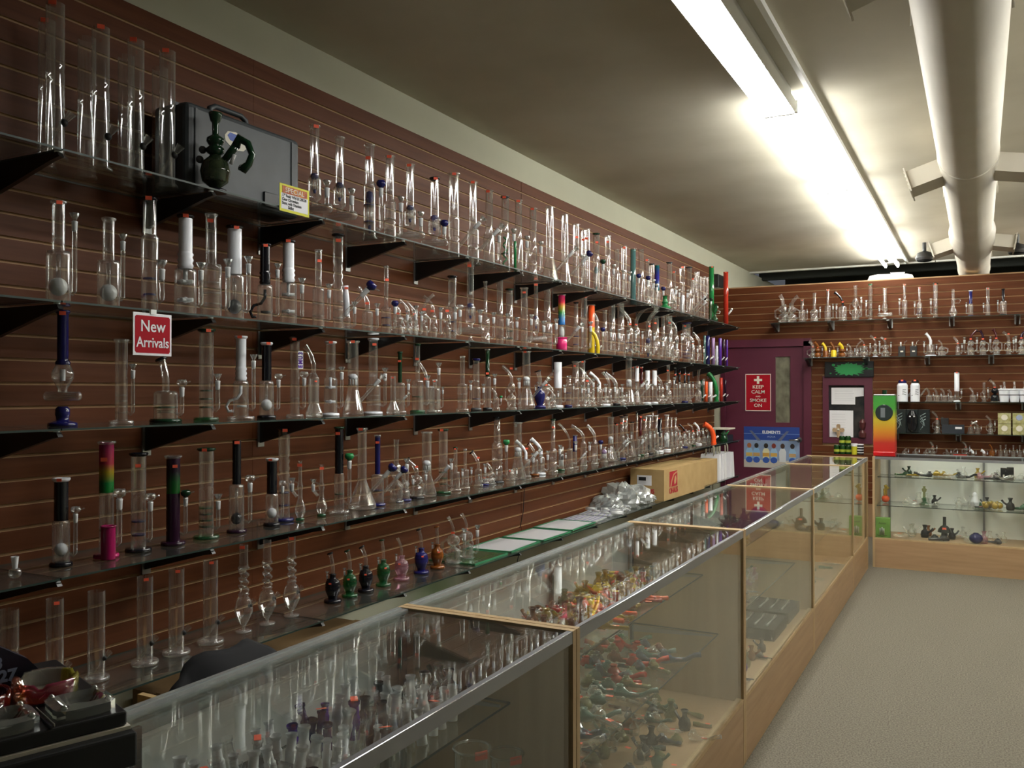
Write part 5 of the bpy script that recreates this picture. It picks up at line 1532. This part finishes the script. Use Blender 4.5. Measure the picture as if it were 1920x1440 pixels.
# back partition shelf 2 and 3 odds: black jars, white cans and cups
for i, (u, s) in enumerate(((1691, 2), (1713, 2))):
    p, dep = at_y(u, 652, PY - .15)
    t = thing('boxed_rig', 'small clear rig set on a black box, %s of the pair' % ORD[i], 'water pipe', (p.x, p.y, BZ[2] + .0065), 0, 'pair of black box rigs')
    rbox('black_box', (-.032, -.03, 0), (.032, .03, .105), M_BLACK, t, .002); box('box_print', (-.012, -.0308, .045), (.014, -.03, .06), M_CREAMW, t)
    MB().tube([(-.01, 0, .105), (-.01, 0, .15)], .007, 8).obj('joint', GL['f'], t); MB().tube([(.015, 0, .105), (.03, 0, .15), (.05, 0, .165)], .005, 6).obj('neck', GL['c'], t)
for i, (u, w_, h_) in enumerate(((1692, .052, .165), (1716, .045, .165))):
    p, dep = at_y(u, 740, PY - .16)
    t = thing('spray_can_rig', 'white spray can shaped rig with black marks, %s of the two' % ['left', 'right'][i], 'water pipe', (p.x, p.y, BZ[3] + .0065), 0)
    MB().lathe([(1e-4, 0), (w_, 0), (w_, h_), (w_ * .8, h_ + .02), (w_ * .5, h_ + .035)], 16).obj('can_body', GL['w'], t)
    MB().lathe([(w_ * .75, h_ + .02), (w_ * .8, h_ + .04), (w_ * .5, h_ + .055), (1e-4, h_ + .056)], 14).obj('cap', GL['b'] if i == 0 else M_BLACK, t)
    for k in range(3): MB().tube([(-w_ * .7 + .01 * k, -w_ * .75, .06 + .025 * k), (w_ * .2, -w_ * 1.01, .08 + .02 * k), (w_ * .7, -w_ * .78, .07 + .025 * k)], .0025, 5).obj('scribble_mark', M_INK, t)
    MB().tube([(w_, 0, .05), (w_ + .05, 0, .13)], .009, 8).obj('downstem', GL['c'], t)
    sticker(t, (0, -w_ * .8, h_ + .05), -PI/2, 1.2)
for i, u in enumerate((1883, 1902, 1921)):
    p, dep = at_y(u, 740, PY - .16)
    t = thing('cup_rig', 'white paper cup shaped rig, %s from the left' % ORD[i], 'water pipe', (p.x, p.y, BZ[3] + .0065), 0, 'white cup rigs')
    MB().lathe([(1e-4, 0), (.038, 0), (.05, .115), (.055, .115), (.055, .13), (1e-4, .132)], 16).obj('cup', GL['w'], t)
    MB().lathe([(.0455, .065), (.0465, .072)], 16).obj('squiggle_band', M_INK, t)
    MB().tube([(0, 0, .13), (.002, 0, .16), (-.002, 0, .2)], [.012, .01, .012], 8).obj('neck', GL['c'], t)
# shelf 4: boxes
p0, _ = at_y(1678, 808, PY - .18); p1, _ = at_y(1744, 808, PY - .18); bw = p1.x - p0.x
M_TEAL = mat('box_teal_print', (.06, .13, .13), .4)
for i in range(3):
    x0 = p0.x + bw * i / 3
    t = thing('black_gift_box', 'black printed box with %s' % ['pale lightning swirls, left of three', 'a dark skull shaped mask between two others', 'pale lightning swirls, right of three'][i], 'box', (x0, PY - .2, BZ[4] + .0065))
    rbox('carton', (0, 0, 0), (bw / 3 - .003, .12, .235), mat('black_carton', (.012, .018, .019), .3), t, .002)
    if i != 1:
        for k in range(3): MB().tube([(.02 + .02 * k, -.001, .03 + .02 * k), (.05, -.001, .08 + .02 * k), (.02, -.001, .11 + .03 * k), (.07, -.001, .14 + .03 * k)], .0025, 5).obj('swirl_print', mat('swirl_white', (.4, .5, .5), .5), t)
    else:
        MB().lathe([(1e-4, 0), (.035, .02), (.05, .09), (.045, .17), (.02, .22), (1e-4, .225)], 14, M=Matrix.Translation((bw / 6, -.02, .005)) @ Matrix.Scale(.4, 4, (0, 1, 0))).obj('mask', mat('mask_black', (.01, .01, .012), .15), t)
        for xx in (-.018, .018): MB().sphere((bw / 6 + xx, -.035, .165), .009, 8, 5).obj('eye_shine', M_PAPER, t)
t = thing('blue_black_box', 'low dark box with a white label on the fourth partition shelf', 'box', (at_y(1766, 808, PY - .18)[0].x, PY - .2, BZ[4] + .0065))
rbox('carton', (0, 0, 0), (.20, .13, .085), mat('slate_carton', (.03, .035, .045), .3), t, .002); box('label', (.12, -.001, .045), (.18, 0, .065), M_PAPER, t); rbox('tray', (-.01, .02, .085), (.06, .1, .15), M_BLACK, t, .002)
M_GOLD = noise_mat('gold_foil_print', (.35, .33, .12), (.55, .52, .3), (1, 1, 1), 30, 2, .25)
for i in range(4):
    x0 = at_y(1871, 808, PY - .2)[0].x + (i % 2) * .125
    t = thing('gold_box', 'small gold foil box, %s of four' % ['bottom left', 'bottom right', 'top left', 'top right'][i], 'box', (x0, PY - .22, BZ[4] + .0065 + (i // 2) * .106), 0, 'four gold boxes')
    rbox('carton', (0, 0, 0), (.112, .1, .103), M_GOLD, t, .002); MB().lathe([(1e-4, 0), (.028, .001), (.028, .0)], 14, M=Matrix.Translation((.056, -.001, .06)) @ Matrix.Rotation(RX90, 4, 'X')).obj('round_seal', M_PALE if i == 3 else M_CREAMW, t)
for i, (u, c) in enumerate(((1783, 'r'),)):
    p, _ = at_y(1800, 853, PY - .16)
    t = thing('red_lighter_tray', 'low red tray among small rigs on the lowest partition shelf', 'tray', (p.x - .06, PY - .2, BZ[5] + .0065)); rbox('tray', (0, 0, 0), (.12, .05, .02), GL['r'], t, .004); box('rim', (0.01, .01, .02), (.11, .04, .023), M_BLACK, t)
# ============================================================ CONTENTS OF THE COUNTERS
tint = {}
def tg(k):
    if k in GL: return GL[k]
DN = dict(d='dark red', m='magenta', c='clear', y='yellow', a='amber', o='orange', r='red', g='green', D='dark green', b='cobalt', k='black', p='pink', t='teal mottled', w='white', v='violet', h='smoke grey', B='blue tinted', G='green tinted', f='frosted', M='hot pink', l='lilac', n='dark purple')
GL['Y'] = glass('amber_yellow_tinted_glass', (.85, .7, .25), .07, 3, .05, .45, (.55, .38, .04)); DN['Y'] = 'yellow tinted'
GL['O'] = glass('olive_tinted_glass', (.6, .62, .4), .07, 3, .05, .45, (.32, .32, .12)); DN['O'] = 'olive'
GL['T'] = glass('sea_green_tinted_glass', (.45, .6, .55), .07, 3, .05, .5, (.14, .27, .22)); DN['T'] = 'sea green'
GL['U'] = glass('slate_blue_tinted_glass', (.35, .4, .5), .07, 3, .05, .5, (.08, .11, .2)); DN['U'] = 'slate blue'
GL['E'] = glass('rust_tinted_glass', (.6, .3, .18), .07, 3, .05, .5, (.28, .09, .04)); DN['E'] = 'rust'
spoon_me = {}
def spoon_parts(kind):
    if kind in spoon_me: return spoon_me[kind]
    if kind == 'spoon':
        xs = [0, .006, .018, .030, .040, .050, .075, .10, .112, .116]; rs = [.002, .011, .0175, .019, .015, .0095, .0075, .008, .009, .004]
        a = MB().tube([(x, 0, .012 + .007 * (r > .012)) for x, r in zip(xs, rs)], rs, 10).obj('body', [GL['c']])
        b = MB().lathe([(.0105, 0), (.011, .004), (.007, .0035), (.005, -.004), (1e-4, -.006)], 10).obj('bowl_rim', [GL['c']]); b.location = (.026, 0, .037)
    elif kind == 'chillum':
        a = MB().tube([(0, 0, .01), (.02, 0, .01), (.05, 0, .009), (.09, 0, .009)], [.010, .011, .007, .008], 9).obj('body', [GL['c']])
        b = MB().lathe([(.010, 0), (.0105, .004)], 9, M=Matrix.Rotation(RX90, 4, 'Y')).obj('bowl_rim', [GL['c']]); b.location = (.0, 0, .01)
    elif kind == 'sherlock':
        a = MB().tube([(0, 0, .022), (.012, 0, .02), (.03, 0, .02), (.05, 0, .014), (.09, 0, .016), (.12, 0, .032), (.14, 0, .036)], [.004, .019, .02, .010, .008, .008, .009], 10).obj('body', [GL['c']])
        b = MB().lathe([(.012, 0), (.0125, .005), (.008, .004), (1e-4, -.006)], 10).obj('bowl_rim', [GL['c']]); b.location = (.022, 0, .041)
    elif kind == 'bubbler':
        a = MB().lathe([(1e-4, 0), (.022, .001), (.026, .02), (.022, .04), (.011, .05), (.009, .06), (.014, .075), (.012, .077)], 12).tube([(.015, 0, .03), (.036, 0, .045), (.05, 0, .062)], [.007, .006, .007], 8).obj('body', [GL['c']])
        b = MB().ring(.014, .077, .002, 12).obj('bowl_rim', [GL['c']])
    elif kind == 'adapter':
        a = MB().lathe([(.0095, 0), (.010, .034), (.0095, .037), (.008, .039), (.0078, .055)], 10).obj('body', [GL['f']])
        b = MB().lathe([(.0078, .055), (.0100, .058), (.0100, .062)], 10).obj('rim', [GL['c']])
    for o in (a, b): C.objects.unlink(o)
    spoon_me[kind] = (a, b)
    return a, b
mesh_col = {}
stk_me = MB().box((-.011, -.006, -.0004), (.011, .006, .0004)); stk_o = stk_me.obj('price_sticker', M_STK); C.objects.unlink(stk_o)
counter = {}
KN = dict(spoon=('hand_pipe', 'glass hand pipe', 'hand pipe'), chillum=('chillum_pipe', 'glass chillum', 'hand pipe'), sherlock=('curved_hand_pipe', 'curved glass pipe', 'hand pipe'), bubbler=('bubbler_pipe', 'glass bubbler', 'bubbler'), adapter=('joint_adapter', 'glass joint adapter', 'glass adapter'))
def small(kind, x, y, z, rz, col, place, sc=1.0, stk=False, tilt=(0, 0), rimcol=None):
    a, b = spoon_parts(kind)
    key = (place, kind, col); counter[key] = counter.get(key, 0) + 1
    n, d, cat = KN[kind]
    PEND.append((key, n, d, cat, (x, y, z), (tilt[0], tilt[1], rz), col, place, sc, stk, a, b, rimcol))
PEND = []
def flush():
    PEND.sort(key=lambda r: (r[0], r[4][1] if 'back' not in r[7] else r[4][0]))
    seen = {}
    for key, n, d, cat, loc, rot, col, place, sc, stk, a, b, rc in PEND:
        i = seen.get(key, 0); seen[key] = i + 1
        tot = counter[key]
        end = 'left' if 'back' in place else 'near end'
        lab = DN[col] + ' ' + d + ' on the ' + place + (', %s from %s' % (ordn(i), 'the ' + end) if tot > 1 else '')
        t = thing(n, ' '.join(lab.split()[:16]), cat, loc, 0, 'small glass in the ' + place)
        t.rotation_euler = rot; t.scale = (sc, sc, sc)
        for k, o in enumerate((a, b)):
            cc = col if k == 0 else (rc or col)
            mk = (o.data.name, cc)
            if mk not in mesh_col:
                me = o.data.copy(); me.materials[0] = GL[cc]; mesh_col[mk] = me
            c_ = o.copy(); c_.data = mesh_col[mk]; C.objects.link(c_); c_.parent = t
        if stk:
            c_ = stk_o.copy(); C.objects.link(c_); c_.parent = t; c_.location = (.07, 0, .0185) if d != 'glass joint adapter' else (0, 0, .066)
def fill(place, kinds, cols, n, x0, x1, y0, y1, z, sc=(1, 1.2), stk=.5, layers=1, rz=None):
    nx = max(1, int(round(math.sqrt(n * (x1 - x0) / (y1 - y0))))); ny = max(1, int(math.ceil(n / nx))); k = 0
    for j in range(ny):
        for i in range(nx):
            if k >= n: return
            x = x0 + (i + .5 + rnd.uniform(-.25, .25)) * (x1 - x0) / nx; y = y0 + (j + .5 + rnd.uniform(-.25, .25)) * (y1 - y0) / ny
            kd = rnd.choice(kinds); s_ = rnd.uniform(*sc)
            small(kd, x, y, z + .0005, rnd.uniform(-.5, .5) + (rnd.choice([0, PI]) if rz is None else rz), rnd.choice(cols), place, s_, rnd.random() < stk)
            k += 1
u1, u2, u3, u4, u5 = 'top shelf of the near counter', 'top shelf of the second counter', 'top shelf of the third counter', 'top shelf of the fourth counter', 'top shelf of the fifth counter'
zs = .7705; zm = .5305; zd = .2585
# near counter: frosted adapters standing in ranks, blue pieces towards the rear
for j in range(17):
    for i in range(6):
        x = -1.318 + i * .047 + rnd.uniform(-.010, .010); y = .96 + j * .050 + rnd.uniform(-.012, .012)
        col = rnd.choice('fffffcch') if not (9 <= j <= 12 and i < 3) else rnd.choice('bvf')
        small('adapter', x, y, zs, rnd.random() * 3, col, u1, rnd.uniform(1.0, 1.35), rnd.random() < .10, (rnd.uniform(-.2, .2), rnd.uniform(-.2, .2)))
fill('rear of the near counter top shelf', ['spoon', 'bubbler'], 'cphG', 8, -1.31, -1.08, 1.80, 1.91, zs, (.8, 1), .6)
fill('middle shelf of the near counter', ['spoon', 'sherlock', 'bubbler'], 'cOUDh', 14, -1.32, -1.0, 1.15, 1.75, zm, (1, 1.2), .5)
# second counter
fill(u2, ['spoon', 'sherlock'], 'cphM', 12, -1.31, -1.10, 2.02, 2.33, zs, (.75, .95), .5)
fill('amber group of the second counter top shelf', ['bubbler', 'spoon'], 'aYEc', 9, -1.31, -1.10, 2.34, 2.62, zs, (.75, .95), .3)
fill('warm group of the second counter top shelf', ['spoon', 'spoon', 'sherlock', 'bubbler'], 'yYYaYoYEYyOrYc', 84, -1.32, -1.08, 2.62, 3.36, zs, (.8, 1.0), .6)
fill('far group of the second counter top shelf', ['bubbler', 'spoon'], 'TEh', 5, -1.3, -1.1, 3.38, 3.58, zs, (.75, .95), .2)
fill('middle shelf of the second counter', ['spoon', 'spoon', 'spoon', 'sherlock'], 'TUOTUTOEErTUGc', 80, -1.32, -1.04, 2.05, 3.30, zm, (.9, 1.15), .95)
fill('floor of the second counter', ['spoon', 'spoon', 'chillum', 'sherlock', 'bubbler'], 'OcTcchOUEahc', 70, -1.28, -.93, 2.15, 3.52, zd, (.75, 1.05), .4)
# third counter
fill(u3, ['bubbler', 'spoon'], 'cOYch', 16, -1.31, -1.08, 3.75, 4.6, zs, (.75, .95), .2)
fill('far group of the third counter top shelf', ['spoon', 'bubbler'], 'nhdE', 12, -1.31, -1.1, 4.65, 5.3, zs, (.75, .95), .1)
fill('middle shelf of the third counter', ['bubbler', 'spoon', 'chillum'], 'ccfchGp', 44, -1.32, -1.02, 3.75, 4.9, zm, (.8, 1.0), .2)
fill('floor of the third counter', ['bubbler', 'spoon'], 'UchEBcvaO', 40, -1.22, -.93, 3.74, 4.42, zd, (.8, 1.05), .2)
# fourth and fifth
fill(u4, ['bubbler', 'spoon'], 'hdc', 8, -1.3, -1.1, 5.5, 6.6, zs, (.75, .95), .0)
fill('floor of the fourth counter', ['bubbler', 'spoon', 'chillum'], 'cGTcG', 20, -1.25, -.93, 5.5, 6.9, zd, (.9, 1.1), .0)
fill(u5, ['bubbler'], 'ch', 4, -1.3, -1.1, 7.4, 8.0, zs, (.75, .95), .0)
# back counter
fill('top shelf of the back counter', ['spoon', 'bubbler', 'sherlock'], 'DcYhGpck', 22, -.62, .40, 8.56, 8.76, .776, (1, 1.3), .1)
fill('middle shelf of the back counter', ['bubbler', 'spoon'], 'chckccaG', 14, -.66, .40, 8.50, 8.74, .531, (1, 1.5), .1)
fill('floor of the back counter', ['bubbler', 'spoon'], 'ccackcph', 18, -.62, .40, 8.38, 8.74, .2485, (1.1, 1.5), .25)
flush()

# blue sphere piece, standing jars, black trays and the odd things in the back counter
t = thing('blue_sphere_pipe', 'round cobalt blue glass ball in the third counter', 'glass ball', (-1.12, 5.12, zs)); MB().sphere((0, 0, .055), .055, 18, 10).obj('ball', GL['b'], t); MB().ring(.02, .11, .004, 12).obj('rim', GL['b'], t)
for i, (u, v) in enumerate(((885, 1402), (950, 1412))):
    p = at_x(u, v, -1.02)[0]
    t = thing('glass_cup', 'clear glass cup with an orange sticker, %s one in the near counter' % ['left', 'right'][i], 'cup', (p.x, p.y, zm)); hh = max(.05, p.z - zm)
    MB().lathe([(1e-4, .001), (.038, .001), (.04, hh - .01), (.042, hh)], 20).obj('cup', GL['c'], t); MB().ring(.042, hh, .003, 20).obj('rim', GL['c'], t); sticker(t, (.036, -.02, hh - .004), -.6, 1.6)
t = thing('black_tray', 'black tray in the near counter beside the frosted adapters', 'tray', (-1.30, at_z(470, 1425, zs + .03)[0].y - .27, zs)); rbox('tray', (0, 0, 0), (.22, .30, .03), M_BLACK, t, .004); rbox('raised_rim', (0, 0, .03), (.22, .012, .045), M_BLACK, t, .002)
for i, y in enumerate((4.60, 4.98)):
    t = thing('tool_tray', 'black display tray of silver tools, %s of two in the third counter' % ['near', 'far'][i], 'tray', (-1.20, y, .30), 0, 'black tool trays'); 
    rbox('tray', (0, 0, -.04), (.27, .33, .02), mat('charcoal_velvet', (.018, .022, .022), .9), t, .003)
    for k in range(4): 
        xx = .04 + k * .06
        MB().tube([(xx, .05, .024), (xx + .004, .2, .026), (xx, .28, .024)], [.006, .004, .008], 6).obj('silver_tool', M_STEEL, t)
for i, (u, v, lab, c) in enumerate(((1660, 934, 'yellow necked rig with an orange base', 'y'),)):
    p = at_y(u, 950, 8.6)[0]
    t = thing('yellow_rig', lab + ' on the middle shelf of the back counter', 'water pipe', (p.x, 8.62, .531)); MB().sphere((0, 0, .035), .034, 14, 8).obj('bulb', GL['o'], t); MB().tube([(0, 0, .06), (0, 0, .12), (.015, 0, .13), (-.005, 0, .16)], [.018, .02, .024, .012], 10).obj('neck', GL['Y'], t)
t = thing('green_box', 'bright green printed box on the floor of the back counter', 'box', (at_y(1640, 1000, 8.36)[0].x, 8.36, .2485)); rbox('carton', (0, 0, 0), (.125, .07, .175), mat('lime_card', (.16, .36, .06), .5), t, .002)
for k in range(3): MB().tube([(.045 + .015 * k, -.004, .03), (.045 + .015 * k, -.004, .085 + .01 * (k == 1))], .006, 6).obj('tube_print', M_STEEL, t)
text('lettering', 'Action', .022, M_INK, t, (.062, -.001, .13), FY); MB().tube([(.02, -.001, .025), (.06, -.001, .015), (.10, -.001, .025)], .002, 5).obj('stripe_print', M_INK, t)
p = at_y(1771, 1010, 8.45)[0]
t = thing('black_flask_rig', 'black flask shaped rig with an orange sticker on the floor of the back counter', 'water pipe', (p.x, 8.45, .2485))
MB().lathe([(1e-4, 0), (.03, 0), (.024, .03)], 14).obj('foot', GL['c'], t); MB().sphere((0, 0, .055), .027, 12, 7).obj('ball', GL['h'], t); MB().lathe([(.055, .075), (.05, .10), (.03, .125), (.014, .135), (.013, .20), (.015, .205)], 16).obj('cap', GL['k'], t); sticker(t, (0, -.046, .11), -RX90, 1.6)
p = at_y(1830, 1008, 8.42)[0]
t = thing('blue_ball_pipe', 'cobalt blue round pipe lying on the floor of the back counter', 'hand pipe', (p.x, 8.42, .2485)); MB().sphere((0, 0, .045), .055, 16, 9, sz=.8).obj('ball', GL['b'], t); MB().ring(.018, .088, .004, 12).obj('rim', GL['b'], t)
p = at_y(1828, 950, 8.6)[0]
t = thing('white_figure_pipe', 'white bird shaped figurine on the middle shelf of the back counter', 'figurine', (p.x, 8.6, .531)); MB().lathe([(1e-4, .01), (.03, .015), (.036, .05), (.022, .09), (.018, .10), (.02, .115), (.012, .13), (1e-4, .135)], 12).obj('body', GL['w'], t)
for s_ in (-.015, .015): MB().sphere((s_, -.01, .008), .011, 8, 5, sz=.7).obj('foot', GL['w'], t)
p = at_y(1858, 950, 8.58)[0]
for i in range(6):
    t = thing('yellow_cluster_pipe', 'lumpy pale yellow glass piece in a cluster of six, %s' % ORD[i], 'hand pipe', (p.x - .04 + .035 * (i % 4), 8.55 + .05 * (i % 2), .531), i * 1.0, 'pale yellow cluster'); MB().sphere((0, 0, .03), .03, 10, 6).sphere((.02, 0, .05), .018, 8, 5).obj('body', GL['Y'], t); MB().ring(.01, .065, .003, 8).obj('rim', GL['c'], t)
for i, u in enumerate((1881, 1893)):
    p = at_y(u, 910, 8.62)[0]
    t = thing('black_grinder_box', 'small black box with white mark, %s of two in the back counter' % ['left', 'right'][i], 'box', (p.x - .02, 8.6, .776)); rbox('carton', (0, 0, 0), (.052, .05, .105 + .008 * i), M_BLACK, t, .002); box('mark', (.018, -.001, .03), (.03, 0, .05), M_CREAMW, t)
p = at_y(1733, 955, 8.6)[0]
t = thing('green_base_rig', 'small rig with dark green flared base in the back counter', 'water pipe', (p.x, 8.6, .531))
MB().lathe([(1e-4, 0), (.04, 0), (.042, .01), (.015, .03), (.018, .05), (.012, .07)], 14).obj('base', GL['G'], t); MB().lathe([(.012, .07), (.011, .11), (.02, .125), (.022, .14), (.01, .15), (.012, .165)], 12).obj('neck', GL['O'], t)
